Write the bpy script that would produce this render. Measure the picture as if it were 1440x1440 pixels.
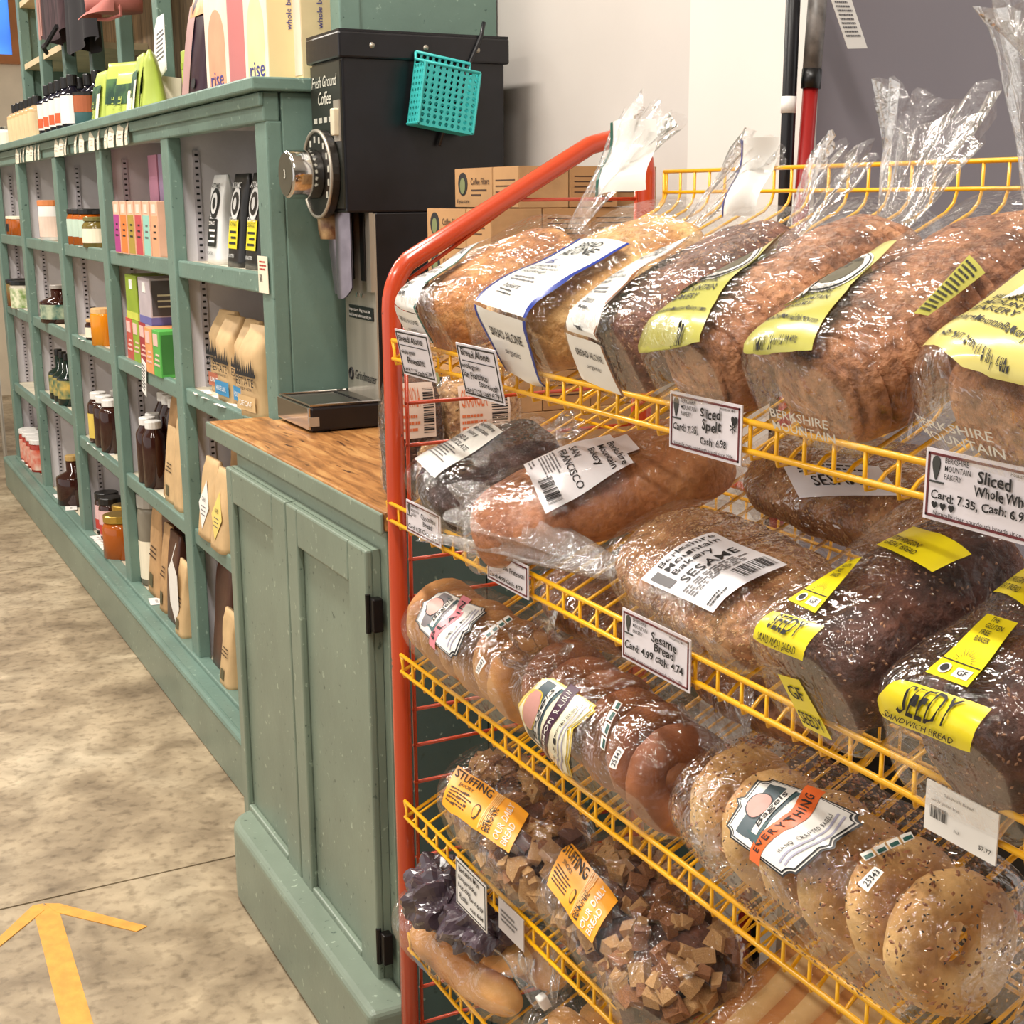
import bpy, bmesh, math, random
from mathutils import Vector, Matrix, noise
from mathutils.bvhtree import BVHTree
random.seed(7)
sc = bpy.context.scene
for o in list(bpy.data.objects): bpy.data.objects.remove(o)
COL = sc.collection

# ------------------------------------------------------------------ camera
YAW, PIT, ROL = (math.radians(a) for a in (27.317, -13.068, -0.404))
fw = Vector((math.sin(YAW)*math.cos(PIT), math.cos(YAW)*math.cos(PIT), math.sin(PIT)))
rt = Vector((math.cos(YAW), -math.sin(YAW), 0)); up = rt.cross(fw)
rt = rt*math.cos(ROL) + up*math.sin(ROL); up = rt.cross(fw)
cam = bpy.data.cameras.new('camera'); cam.sensor_width = 36; cam.lens = 1910/1440*36; cam.clip_start = .05
co = bpy.data.objects.new('camera', cam); COL.objects.link(co)
m = Matrix((rt, up, -fw)).transposed().to_4x4(); m.translation = (0, 0, 1.38); co.matrix_world = m
sc.camera = co

# ------------------------------------------------------------------ world, lamps, exposure
sc.view_settings.view_transform = 'Standard'; sc.view_settings.look = 'None'
sc.view_settings.gamma = 1; sc.view_settings.use_curve_mapping = False
sc.view_settings.exposure = 0.0
w = bpy.data.worlds.new('shop_daylight'); sc.world = w; w.use_nodes = True
bg = w.node_tree.nodes['Background']; bg.inputs[0].default_value = (1.0, .95, .90, 1); bg.inputs[1].default_value = 1.12
LAMPS = [(.22, .75, 95, 1.2), (.30, 2.5, 105, 1.2), (-.1, 4.4, 120, 1.2), (-.1, 6.5, 120, 1.2), (-1.5, 1.1, 110, 1.2), (-1.5, 4.0, 90, 1.2)]
LZ = 3.02
for x, y, e, r in LAMPS:
    L = bpy.data.lights.new('ceiling_lamp_light', 'AREA'); L.shape = 'RECTANGLE'; L.size = .11; L.size_y = r; L.energy = e*.40; L.color = (1, .94, .86)
    o = bpy.data.objects.new('ceiling_lamp_light', L); COL.objects.link(o); o.location = (x, y, LZ-.03)

# ------------------------------------------------------------------ materials
def lin(v):
    v /= 255.; return v/12.92 if v <= .04045 else ((v+.055)/1.055)**2.4
def c8(*a): return tuple(lin(v) for v in a)+(1,)
MATS = {}
def nodes(name):
    m = bpy.data.materials.new(name); m.use_nodes = True
    return m, m.node_tree.nodes, m.node_tree.links, m.node_tree.nodes['Principled BSDF']
def mat(name, col, rough=.5, metal=0, var=.12, scale=9, bump=0, bscale=60, col2=None, lo=.35, hi=.65, coat=0, spec=.5, stretch=(1, 1, 1), detail=5, emit=0, trans=0):
    if name in MATS: return MATS[name]
    m, N, K, B = nodes(name)
    tc = N.new('ShaderNodeTexCoord'); mp = N.new('ShaderNodeMapping'); mp.inputs['Scale'].default_value = stretch
    K.new(tc.outputs['Object'], mp.inputs[0])
    nz = N.new('ShaderNodeTexNoise'); nz.inputs['Scale'].default_value = scale; nz.inputs['Detail'].default_value = detail
    K.new(mp.outputs[0], nz.inputs[0])
    rp = N.new('ShaderNodeValToRGB'); rp.color_ramp.elements[0].position = lo; rp.color_ramp.elements[1].position = hi
    c = c8(*col); d = c8(*col2) if col2 else tuple(v*(1-var*1.6) for v in c[:3])+(1,)
    rp.color_ramp.elements[0].color = d; rp.color_ramp.elements[1].color = c
    K.new(nz.outputs[0], rp.inputs[0]); K.new(rp.outputs[0], B.inputs['Base Color'])
    B.inputs['Roughness'].default_value = rough; B.inputs['Metallic'].default_value = metal
    B.inputs['Specular IOR Level'].default_value = spec
    if coat: B.inputs['Coat Weight'].default_value = coat; B.inputs['Coat Roughness'].default_value = .08
    if trans: B.inputs['Transmission Weight'].default_value = trans
    if emit:
        B.inputs['Emission Strength'].default_value = emit; K.new(rp.outputs[0], B.inputs['Emission Color'])
    if bump:
        n2 = N.new('ShaderNodeTexNoise'); n2.inputs['Scale'].default_value = bscale; n2.inputs['Detail'].default_value = 6
        K.new(mp.outputs[0], n2.inputs[0])
        bp = N.new('ShaderNodeBump'); bp.inputs['Strength'].default_value = bump; bp.inputs['Distance'].default_value = .004
        K.new(n2.outputs[0], bp.inputs['Height']); K.new(bp.outputs[0], B.inputs['Normal'])
    MATS[name] = m; return m
def film(name, tint=(255, 255, 255), haze=.05, gl=.05, rough=.07, bscale=26, bstr=.55, edge=.5):
    """thin clear plastic: mostly see-through, glossy at grazing angles and along its wrinkles"""
    if name in MATS: return MATS[name]
    m, N, K, B = nodes(name); N.remove(B); out = N['Material Output']
    tr = N.new('ShaderNodeBsdfTransparent'); tr.inputs[0].default_value = c8(*tint)
    gs = N.new('ShaderNodeBsdfGlossy'); gs.inputs['Roughness'].default_value = rough
    df = N.new('ShaderNodeBsdfDiffuse'); df.inputs[0].default_value = (.85, .84, .82, 1)
    tc = N.new('ShaderNodeTexCoord')
    n1 = N.new('ShaderNodeTexNoise'); n1.inputs['Scale'].default_value = bscale; n1.inputs['Detail'].default_value = 4; n1.inputs['Distortion'].default_value = 1.6
    K.new(tc.outputs['Object'], n1.inputs[0])
    n2 = N.new('ShaderNodeTexNoise'); n2.inputs['Scale'].default_value = bscale*2.6; n2.inputs['Distortion'].default_value = 3; n2.inputs['Detail'].default_value = 2
    K.new(tc.outputs['Object'], n2.inputs[0])
    ad = N.new('ShaderNodeMath'); ad.operation = 'MULTIPLY_ADD'; ad.inputs[1].default_value = .35
    K.new(n2.outputs[0], ad.inputs[0]); K.new(n1.outputs[0], ad.inputs[2])
    bp = N.new('ShaderNodeBump'); bp.inputs['Strength'].default_value = bstr; bp.inputs['Distance'].default_value = .012
    K.new(ad.outputs[0], bp.inputs['Height'])
    for s in (gs, df): K.new(bp.outputs[0], s.inputs['Normal'])
    lw = N.new('ShaderNodeLayerWeight'); lw.inputs['Blend'].default_value = .22; pass
    mr = N.new('ShaderNodeMapRange'); mr.inputs['To Min'].default_value = gl; mr.inputs['To Max'].default_value = edge
    K.new(lw.outputs['Fresnel'], mr.inputs[0])
    a = N.new('ShaderNodeMixShader'); a.inputs[0].default_value = haze; K.new(tr.outputs[0], a.inputs[1]); K.new(df.outputs[0], a.inputs[2])
    b = N.new('ShaderNodeMixShader'); K.new(mr.outputs[0], b.inputs[0]); K.new(a.outputs[0], b.inputs[1]); K.new(gs.outputs[0], b.inputs[2])
    K.new(b.outputs[0], out.inputs['Surface'])
    MATS[name] = m; return m
def teal_paint(name, base=(108, 134, 123), worn=(150, 174, 160), dark=(58, 82, 76), rough=.42, bump=.25):
    """old brushed teal paint with chips, drips and grime"""
    if name in MATS: return MATS[name]
    m, N, K, B = nodes(name); tc = N.new('ShaderNodeTexCoord')
    n1 = N.new('ShaderNodeTexNoise'); n1.inputs['Scale'].default_value = 5; n1.inputs['Detail'].default_value = 8; K.new(tc.outputs['Object'], n1.inputs[0])
    n2 = N.new('ShaderNodeTexNoise'); n2.inputs['Scale'].default_value = 70; n2.inputs['Detail'].default_value = 6; K.new(tc.outputs['Object'], n2.inputs[0])
    r1 = N.new('ShaderNodeValToRGB'); r1.color_ramp.elements[0].position = .3; r1.color_ramp.elements[1].position = .7
    b = c8(*base); r1.color_ramp.elements[0].color = tuple(v*.84 for v in b[:3])+(1,); r1.color_ramp.elements[1].color = tuple(v*1.1 for v in b[:3])+(1,)
    K.new(n1.outputs[0], r1.inputs[0])
    r2 = N.new('ShaderNodeValToRGB'); r2.color_ramp.elements[0].position = .66; r2.color_ramp.elements[1].position = .72
    r2.color_ramp.elements[0].color = (0, 0, 0, 1); r2.color_ramp.elements[1].color = (1, 1, 1, 1); K.new(n2.outputs[0], r2.inputs[0])
    r3 = N.new('ShaderNodeValToRGB'); r3.color_ramp.elements[0].position = .27; r3.color_ramp.elements[1].position = .33
    r3.color_ramp.elements[0].color = (1, 1, 1, 1); r3.color_ramp.elements[1].color = (0, 0, 0, 1); K.new(n2.outputs[0], r3.inputs[0])
    m1 = N.new('ShaderNodeMix'); m1.data_type = 'RGBA'; K.new(r2.outputs[0], m1.inputs[0]); K.new(r1.outputs[0], m1.inputs[6]); m1.inputs[7].default_value = c8(*worn)
    m2 = N.new('ShaderNodeMix'); m2.data_type = 'RGBA'; K.new(r3.outputs[0], m2.inputs[0]); K.new(m1.outputs[2], m2.inputs[6]); m2.inputs[7].default_value = c8(*dark)
    K.new(m2.outputs[2], B.inputs['Base Color']); B.inputs['Roughness'].default_value = rough
    bp = N.new('ShaderNodeBump'); bp.inputs['Strength'].default_value = bump; bp.inputs['Distance'].default_value = .003
    K.new(n2.outputs[0], bp.inputs['Height']); K.new(bp.outputs[0], B.inputs['Normal'])
    MATS[name] = m; return m
def worn_paint(name, base, chip, rough=.25, thr=.69, scale=38, coat=.3):
    """glossy enamel with small chips"""
    if name in MATS: return MATS[name]
    m, N, K, B = nodes(name); tc = N.new('ShaderNodeTexCoord')
    n1 = N.new('ShaderNodeTexNoise'); n1.inputs['Scale'].default_value = scale; n1.inputs['Detail'].default_value = 5; K.new(tc.outputs['Object'], n1.inputs[0])
    r = N.new('ShaderNodeValToRGB'); r.color_ramp.elements[0].position = thr; r.color_ramp.elements[1].position = thr+.02
    r.color_ramp.elements[0].color = c8(*base); r.color_ramp.elements[1].color = c8(*chip)
    K.new(n1.outputs[0], r.inputs[0]); K.new(r.outputs[0], B.inputs['Base Color'])
    B.inputs['Roughness'].default_value = rough; B.inputs['Coat Weight'].default_value = coat; B.inputs['Coat Roughness'].default_value = .1
    MATS[name] = m; return m
def wood_counter(name):
    m, N, K, B = nodes(name); tc = N.new('ShaderNodeTexCoord')
    mp = N.new('ShaderNodeMapping'); mp.inputs['Scale'].default_value = (26, 4.0, 26); K.new(tc.outputs['Object'], mp.inputs[0])
    n1 = N.new('ShaderNodeTexNoise'); n1.inputs['Scale'].default_value = 2.2; n1.inputs['Detail'].default_value = 9; n1.inputs['Distortion'].default_value = .8; K.new(mp.outputs[0], n1.inputs[0])
    r = N.new('ShaderNodeValToRGB'); e = r.color_ramp.elements
    e[0].position = .3; e[0].color = c8(116, 76, 40); e[1].position = .68; e[1].color = c8(192, 144, 88)
    x = e.new(.5); x.color = c8(164, 112, 62); K.new(n1.outputs[0], r.inputs[0])
    n2 = N.new('ShaderNodeTexNoise'); n2.inputs['Scale'].default_value = 9; n2.inputs['Detail'].default_value = 7; K.new(mp.outputs[0], n2.inputs[0]); n2.inputs['Scale'].default_value = 3.1
    r2 = N.new('ShaderNodeValToRGB'); r2.color_ramp.elements[0].position = .30; r2.color_ramp.elements[0].color = (1, 1, 1, 1); r2.color_ramp.elements[1].position = .37; r2.color_ramp.elements[1].color = (0, 0, 0, 1); K.new(n2.outputs[0], r2.inputs[0])
    mx = N.new('ShaderNodeMix'); mx.data_type = 'RGBA'; K.new(r2.outputs[0], mx.inputs[0]); K.new(r.outputs[0], mx.inputs[6]); mx.inputs[7].default_value = c8(70, 42, 26)
    K.new(mx.outputs[2], B.inputs['Base Color']); B.inputs['Roughness'].default_value = .38
    bp = N.new('ShaderNodeBump'); bp.inputs['Strength'].default_value = .3; bp.inputs['Distance'].default_value = .003; K.new(n1.outputs[0], bp.inputs['Height']); K.new(bp.outputs[0], B.inputs['Normal'])
    MATS[name] = m; return m
def concrete(name):
    m, N, K, B = nodes(name); tc = N.new('ShaderNodeTexCoord')
    def nz(s, d, dist=0):
        n = N.new('ShaderNodeTexNoise'); n.inputs['Scale'].default_value = s; n.inputs['Detail'].default_value = d; n.inputs['Distortion'].default_value = dist
        K.new(tc.outputs['Object'], n.inputs[0]); return n
    a, b, f = nz(1.7, 10, .6), nz(8, 12, .6), nz(42, 10)
    r = N.new('ShaderNodeValToRGB'); e = r.color_ramp.elements
    e[0].position = .32; e[0].color = c8(150, 134, 112); e[1].position = .66; e[1].color = c8(208, 195, 172); x = e.new(.5); x.color = c8(190, 174, 149); K.new(a.outputs[0], r.inputs[0])
    r2 = N.new('ShaderNodeValToRGB'); r2.color_ramp.elements[0].position = .3; r2.color_ramp.elements[0].color = c8(150, 138, 118); r2.color_ramp.elements[1].position = .7; r2.color_ramp.elements[1].color = c8(255, 250, 240); K.new(b.outputs[0], r2.inputs[0])
    r3 = N.new('ShaderNodeValToRGB'); r3.color_ramp.elements[0].position = .28; r3.color_ramp.elements[0].color = c8(150, 140, 124); r3.color_ramp.elements[1].position = .5; r3.color_ramp.elements[1].color = (1, 1, 1, 1); K.new(f.outputs[0], r3.inputs[0])
    m1 = N.new('ShaderNodeMix'); m1.data_type = 'RGBA'; m1.blend_type = 'MULTIPLY'; m1.inputs[0].default_value = .8; K.new(r.outputs[0], m1.inputs[6]); K.new(r2.outputs[0], m1.inputs[7])
    m2 = N.new('ShaderNodeMix'); m2.data_type = 'RGBA'; m2.blend_type = 'MULTIPLY'; m2.inputs[0].default_value = .6; K.new(m1.outputs[2], m2.inputs[6]); K.new(r3.outputs[0], m2.inputs[7])
    K.new(m2.outputs[2], B.inputs['Base Color']); B.inputs['Roughness'].default_value = .5
    bp = N.new('ShaderNodeBump'); bp.inputs['Strength'].default_value = .25; bp.inputs['Distance'].default_value = .004; K.new(f.outputs[0], bp.inputs['Height']); K.new(bp.outputs[0], B.inputs['Normal'])
    MATS[name] = m; return m
def bread(name, hi, mid, lo, bump=1, scale=20, fine=105, grit=.7):
    if name in MATS: return MATS[name]
    m, N, K, B = nodes(name); tc = N.new('ShaderNodeTexCoord')
    n1 = N.new('ShaderNodeTexNoise'); n1.inputs['Scale'].default_value = scale; n1.inputs['Detail'].default_value = 9; K.new(tc.outputs['Object'], n1.inputs[0])
    n2 = N.new('ShaderNodeTexNoise'); n2.inputs['Scale'].default_value = fine; n2.inputs['Detail'].default_value = 7; K.new(tc.outputs['Object'], n2.inputs[0])
    r = N.new('ShaderNodeValToRGB'); e = r.color_ramp.elements; e[0].position = .34; e[0].color = c8(*lo); e[1].position = .68; e[1].color = c8(*hi); x = e.new(.5); x.color = c8(*mid)
    K.new(n1.outputs[0], r.inputs[0])
    r2 = N.new('ShaderNodeValToRGB'); r2.color_ramp.elements[0].position = .36; r2.color_ramp.elements[0].color = (.34, .27, .22, 1); r2.color_ramp.elements[1].position = .55; r2.color_ramp.elements[1].color = (1, 1, 1, 1); K.new(n2.outputs[0], r2.inputs[0])
    mx = N.new('ShaderNodeMix'); mx.data_type = 'RGBA'; mx.blend_type = 'MULTIPLY'; mx.inputs[0].default_value = grit; K.new(r.outputs[0], mx.inputs[6]); K.new(r2.outputs[0], mx.inputs[7])
    K.new(mx.outputs[2], B.inputs['Base Color']); B.inputs['Roughness'].default_value = .7
    bp = N.new('ShaderNodeBump'); bp.inputs['Strength'].default_value = bump; bp.inputs['Distance'].default_value = .007; K.new(n2.outputs[0], bp.inputs['Height']); K.new(bp.outputs[0], B.inputs['Normal'])
    MATS[name] = m; return m

teal = teal_paint('teal_paint'); teal_d = teal_paint('teal_cabinet_paint', (122, 136, 121), (162, 176, 158), (74, 90, 80), .38, .12)
white_paint = mat('white_shelf_paint', (216, 212, 216), .55, var=.1, scale=7, bump=.15)
shelf_top = mat('cream_shelf_top', (222, 212, 188), .5, var=.15, scale=14)
concrete_m = concrete('polished_concrete'); counter_m = wood_counter('worn_counter_wood')
tape_m = mat('orange_floor_tape', (226, 164, 66), .55, var=.12, scale=30, bump=.2, col2=(206, 146, 58))
red_m = worn_paint('red_enamel', (196, 70, 36), (74, 40, 34), thr=.71); yel_m = worn_paint('yellow_wire_coating', (246, 182, 12), (150, 100, 20), .28, .74, 60)
black_m = mat('black_enamel', (22, 22, 28), .32, var=.25, scale=20, bump=.05); blackp = mat('black_plastic', (16, 15, 16), .35)
steel = mat('brushed_steel', (190, 182, 168), .38, .55, var=.12, scale=30, stretch=(1, 1, .08)); chrome = mat('polished_chrome', (205, 203, 200), .12, 1, var=.05)
paper = mat('white_paper', (236, 233, 228), .55, var=.03); lav = mat('lavender_card', (226, 220, 226), .5, var=.03)
ink = mat('black_ink', (24, 22, 24), .6, var=.05); kraft = mat('kraft_paper', (190, 150, 104), .7, var=.14, scale=20, bump=.2, bscale=90)
kraft_l = mat('pale_kraft_paper', (212, 178, 130), .65, var=.12, scale=16, bump=.2, bscale=40)
clear = film('clear_film', haze=.008, gl=.03, rough=.055, bscale=13, bstr=.9, edge=.26); clear_soft = film('frosted_film', haze=.07, gl=.06, bscale=16, bstr=.9, edge=.7); tail_film = film('crumpled_tail_film', haze=.13, gl=.09, rough=.07, bscale=20, bstr=1, edge=.6); clear_big = film('taut_film', haze=.03, bscale=14, bstr=.4)
wall_l = mat('warm_grey_wall_paint', (203, 196, 190), .7, var=.04, scale=3, bump=.05); col_m = mat('white_column_paint', (216, 212, 206), .65, var=.03, scale=3, bump=.05)
wall_b = mat('shaded_wall_lavender_grey', (142, 136, 144), .7, var=.05, scale=2, bump=.05)  # the shade on the wall behind the rack is put into this darker colour

# ------------------------------------------------------------------ mesh tools
class MB:
    def __init__(s): s.v = []; s.f = []
    def add(s, vs, fs):
        n = len(s.v); s.v += [tuple(v) for v in vs]; s.f += [tuple(i+n for i in f) for f in fs]; return s
    def box(s, x0, x1, y0, y1, z0, z1):
        return s.add([(x, y, z) for x in (x0, x1) for y in (y0, y1) for z in (z0, z1)],
                     [(0, 1, 3, 2), (4, 6, 7, 5), (0, 4, 5, 1), (2, 3, 7, 6), (0, 2, 6, 4), (1, 5, 7, 3)])
    def tube(s, pts, r, n=8, caps=True, closed=False):
        P = [Vector(p) for p in pts]; k = len(P); rings = []; nrm = None
        for i in range(k):
            if closed: t = P[(i+1) % k]-P[i-1]
            else: t = P[min(i+1, k-1)]-P[max(i-1, 0)]
            t.normalize()
            if nrm is None:
                a = Vector((0, 0, 1)) if abs(t.z) < .9 else Vector((1, 0, 0)); nrm = t.cross(a).normalized()
            else: nrm = (nrm - t*nrm.dot(t)).normalized()
            b = t.cross(nrm); ri = r[i] if isinstance(r, (list, tuple)) else r
            rings.append([P[i]+(nrm*math.cos(2*math.pi*j/n)+b*math.sin(2*math.pi*j/n))*ri for j in range(n)])
        fs = []
        for i in range(k if closed else k-1):
            i2 = (i+1) % k
            for j in range(n): fs.append((i*n+j, i*n+(j+1) % n, i2*n+(j+1) % n, i2*n+j))
        if caps and not closed: fs += [tuple(range(n))[::-1], tuple(range((k-1)*n, k*n))]
        return s.add([p for g in rings for p in g], fs)
    def lathe(s, prof, n=20, c=(0, 0, 0), axis='z'):
        vs = []
        for r, z in prof:
            for j in range(n):
                a = 2*math.pi*j/n; p = (r*math.cos(a), r*math.sin(a), z)
                if axis == 'x': p = (p[2], p[0], p[1])
                elif axis == 'y': p = (p[0], p[2], p[1])
                vs.append((p[0]+c[0], p[1]+c[1], p[2]+c[2]))
        k = len(prof); fs = [(i*n+j, i*n+(j+1) % n, (i+1)*n+(j+1) % n, (i+1)*n+j) for i in range(k-1) for j in range(n)]
        fs += [tuple(range(n))[::-1], tuple(range((k-1)*n, k*n))]
        return s.add(vs, fs)
    def grid(s, fn, nu, nv, wrap=False):
        vs = [fn(i/(nu), j/(nv)) for i in range(nu+1) for j in range(nv+(0 if wrap else 1))]
        w_ = nv if wrap else nv+1
        fs = [(i*w_+j, i*w_+(j+1) % w_, (i+1)*w_+(j+1) % w_, (i+1)*w_+j) for i in range(nu) for j in range(nv)]
        return s.add(vs, fs)
    def prism(s, poly, ax, a, b):
        """extrude a 2-D polygon along axis 0/1/2 from a to b"""
        def P(u, v, t): return [(t, u, v), (u, t, v), (u, v, t)][ax]
        n = len(poly); vs = [P(u, v, a) for u, v in poly]+[P(u, v, b) for u, v in poly]
        return s.add(vs, [tuple(range(n))[::-1], tuple(range(n, 2*n))]+[(i, (i+1) % n, n+(i+1) % n, n+i) for i in range(n)])
def mesh(mb, smooth=False):
    me = bpy.data.meshes.new('m'); me.from_pydata(mb.v, [], mb.f); me.update()
    if smooth: me.polygons.foreach_set('use_smooth', [True]*len(me.polygons))
    return me
def obj(name, mb, m, parent=None, smooth=False, bevel=0, label=None, seg=2):
    me = mb if isinstance(mb, bpy.types.Mesh) else mesh(mb, smooth)
    me.name = name
    if m and not me.materials: me.materials.append(m)
    o = bpy.data.objects.new(name, me); COL.objects.link(o)
    if parent: o.parent = parent
    if bevel:
        b = o.modifiers.new('edge', 'BEVEL'); b.width = bevel; b.segments = seg; b.limit_method = 'ANGLE'
    if label: o['label'] = label
    return o
def tag(o, label, cat, group=None, kind=None):
    o['label'] = label
    if cat: o['category'] = cat
    if group: o['group'] = group
    if kind: o['kind'] = kind
    return o
def thing(name, label, cat, loc=(0, 0, 0), rot=(0, 0, 0), group=None):
    o = bpy.data.objects.new(name, None); o.empty_display_size = .05; COL.objects.link(o)
    o.location = loc; o.rotation_euler = rot
    return tag(o, label, cat, group)
def struct(name, mb, m, parent=None, label=None, **k):
    o = obj(name, mb, m, parent, **k)
    if not parent: o['kind'] = 'structure'
    if label: o['label'] = label
    return o
_tc = {}
def text_verts(s, shear=0, spacing=1, ls=1, bold=.006):
    """flat outline mesh of a string at height ~1, left aligned at the origin"""
    key = (s, shear, spacing, ls, bold)
    if key in _tc: return _tc[key]
    cu = bpy.data.curves.new('lettering', 'FONT'); cu.body = s; cu.size = 1; cu.resolution_u = 2; cu.shear = shear; cu.space_character = spacing; cu.space_line = ls; cu.offset = bold
    o = bpy.data.objects.new('lettering', cu); me = o.to_mesh()
    vs = [v.co.copy() for v in me.vertices]; fs = [tuple(p.vertices) for p in me.polygons]
    o.to_mesh_clear(); bpy.data.objects.remove(o); bpy.data.curves.remove(cu)
    _tc[key] = (vs, fs); return vs, fs
_fc = {}
def text_fine(s, shear=0, spacing=1, ls=1):
    """the same outline cut into small triangles so that it can bend over a curved bag"""
    key = (s, shear, spacing, ls)
    if key in _fc: return _fc[key]
    vs, fs = text_verts(s, shear, spacing, ls); bm = bmesh.new(); bv = [bm.verts.new(v) for v in vs]
    for f in fs:
        try: bm.faces.new([bv[i] for i in f])
        except ValueError: pass
    for _ in range(3):
        bmesh.ops.triangulate(bm, faces=bm.faces[:])
        es = [e for e in bm.edges if e.calc_length() > .2]
        if not es: break
        bmesh.ops.subdivide_edges(bm, edges=es, cuts=1)
    bmesh.ops.triangulate(bm, faces=bm.faces[:]); bm.verts.index_update()
    out = ([v.co.copy() for v in bm.verts], [tuple(v.index for v in f.verts) for f in bm.faces]); bm.free()
    _fc[key] = out; return out
def ext(vs): return min(v.x for v in vs), max(v.x for v in vs), min(v.y for v in vs), max(v.y for v in vs)
def lettering(parent, s, m, o, right, upv, size, align='L', hand=0, name='lettering', shear=0, spacing=1, ls=1, width=None, eps=.0006):
    """print a string on a plane: o = baseline start, right/up unit vectors in the parent's frame"""
    vs, fs = text_verts(s, shear, spacing, ls, .022 if hand else .006)
    if not vs: return None
    x0, x1, y0, y1 = ext(vs); k = size
    kx = (width/(x1-x0)) if width else k
    off = {'L': 0, 'C': -(x0+x1)/2, 'R': -x1}[align]
    r = Vector(right); u = Vector(upv); n = r.cross(u).normalized(); out = []
    for v in vs:
        x = (v.x+off)*kx; y = v.y*k
        if hand:
            q = Vector((v.x*1.3, v.y*1.3, hand)); x += noise.noise(q)*.12*size; y += noise.noise(q+Vector((9, 3, 1)))*.14*size+noise.noise(Vector((v.x*.5, hand*3.1, 0)))*.22*size
        out.append(Vector(o)+r*x+u*y+n*eps)
    mb = MB().add(out, fs)
    return obj(name, mb, m, parent)
# ================================================================== THE SETTING
fl = MB().box(-5, 2.6, -3, 10.5, -.12, -.012); floor = struct('floor', fl, mat('floor_joint_filler', (52, 44, 36), .8), label='grey-beige polished concrete floor with saw-cut joints')
J = [-3, -.05, 2.662, 5.345, 8.02, 10.5]; XJ = [-5, -2.35, 2.6]
for i in range(len(J)-1):
    for j in range(2):
        struct('slab', MB().box(XJ[j]+.002, XJ[j+1]-.002, J[i]+.003, J[i+1]-.003, -.06, 0), concrete_m, floor)
WX = 1.352
struct('wall_right', MB().box(WX, WX+.1, 1.85, 7.2, 0, 3.1), wall_l, label='pale warm grey plaster wall behind the grinder')
struct('wall_recess', MB().box(1.291, 2.6, 1.56, 1.85, 0, 3.1), wall_b, label='plaster wall behind the bread rack, shade put into its lavender grey colour')
struct('wall_column', MB().box(1.279, 1.291, 1.56, 1.858, 0, 3.1), col_m, label='white face of the wall corner beside the bread rack')
struct('wall_far', MB().box(-5, 2.6, 10.4, 10.5, 0, 3.1), mat('beige_far_wall_paint', (206, 190, 164), .7, var=.05), label='beige far wall of the shop')
struct('light_block_wall', MB().box(-5, 2.6, -3.1, -3, 0, 3.1), mat('light_block_paint', (120, 112, 104), .8, var=.05), label='unseen dim grey wall added behind the camera to block ambient light')  # unseen wall, added to cut ambient light coming from behind the camera
struct('ceiling', MB().box(-5, 2.6, -3, 10.5, 3.1, 3.2), mat('ceiling_white', (226, 222, 214), .8, var=.03))
for k, (x, y, e, r) in enumerate(LAMPS):
    t = thing('ceiling_lamp', 'long linear ceiling lamp above the shop aisle', 'lamp', (x, y, LZ), group='ceiling lamps above the aisle')
    obj('housing', MB().box(-.075, .075, -r/2-.03, r/2+.03, 0, .079), mat('lamp_housing', (230, 228, 222), .4), t, smooth=True)
    obj('diffuser', MB().box(-.058, .058, -r/2, r/2, -.012, 0), mat('lamp_glow', (255, 236, 208), .4, emit=3, var=.01), t, smooth=True)
# framed screen on the far wall, mostly outside the frame
t = thing('wall_screen', 'glowing blue picture screen with wooden frame on the far wall', 'screen', (1.33, 10.37, 2.40))
obj('frame', MB().box(-1.2, .22, -.03, .03, -.10, -.04).box(-1.2, .22, -.03, .03, .56, .62).box(.15, .22, -.03, .03, -.04, .56).box(-1.2, -1.13, -.03, .03, -.04, .56), mat('frame_wood', (160, 96, 40), .4), t)
obj('picture', MB().box(-1.13, .15, -.01, .02, -.04, .56), mat('blue_screen', (96, 176, 250), .3, emit=1.1, scale=1.3, col2=(40, 80, 200), detail=2), t)

# orange arrow stuck on the floor
t = thing('floor_arrow', 'orange tape arrow stuck on the concrete floor by the joint', 'tape arrow', (.3, 2.4, 0))
TZ = [0]
def tape(poly):
    TZ[0] += .0004
    return MB().prism([(x-.3, y-2.4) for x, y in poly], 2, .0002, .0008+TZ[0])
obj('tape_strip', tape([(.276, 2.640), (.322, 2.629), (.317, 2.45), (.308, 2.178), (.300, 1.6), (.245, 1.6), (.259, 2.204), (.270, 2.47)]), tape_m, t)
obj('tape_strip', tape([(.300, 2.643), (.326, 2.629), (.40, 2.535), (.463, 2.457), (.440, 2.446), (.316, 2.594)]), tape_m, t)
obj('tape_strip', tape([(.298, 2.643), (.278, 2.645), (.17, 2.51), (.10, 2.42), (.115, 2.40), (.199, 2.515), (.296, 2.616)]), tape_m, t)

# ================================================================== WALL SHELVING
XF, XB = .852, 1.10
PY = [2.70, 3.508, 4.357, 5.166, 6.078, 6.868]     # near edge of every front post
PW = .075
LEV = [1.23, .905, .530]
su = thing('shelf_unit', 'long teal painted wooden shelving with white cubbies along the wall', 'shelving', (XF, 4.8, 0))
def S(x0, x1, y0, y1, z0, z1): return MB().box(x0-XF, x1-XF, y0-4.8, y1-4.8, z0, z1)
def jag(mb): return mb
for i, y in enumerate(PY):
    obj('post', S(XF, XF+.034, y, y+PW, .155, 1.53), teal, su, bevel=.004)
    if i: obj('divider', S(XF+.034, XB, y+.024, y+.05, .155, 1.55), white_paint, su)
obj('end_panel', S(XF+.034, WX-.004, PY[0], PY[0]+.03, 0, 1.585), teal, su, bevel=.003)
obj('end_panel', S(XF+.034, WX-.004, PY[5]+.04, PY[5]+.07, 0, 1.585), teal, su)
obj('back_panel', S(XB, XB+.015, 2.73, 6.93, .02, 1.58), white_paint, su)
obj('fascia', S(XF-.004, XF+.03, PY[0], PY[5]+PW, 1.528, 1.586), teal, su, bevel=.004)
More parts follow.
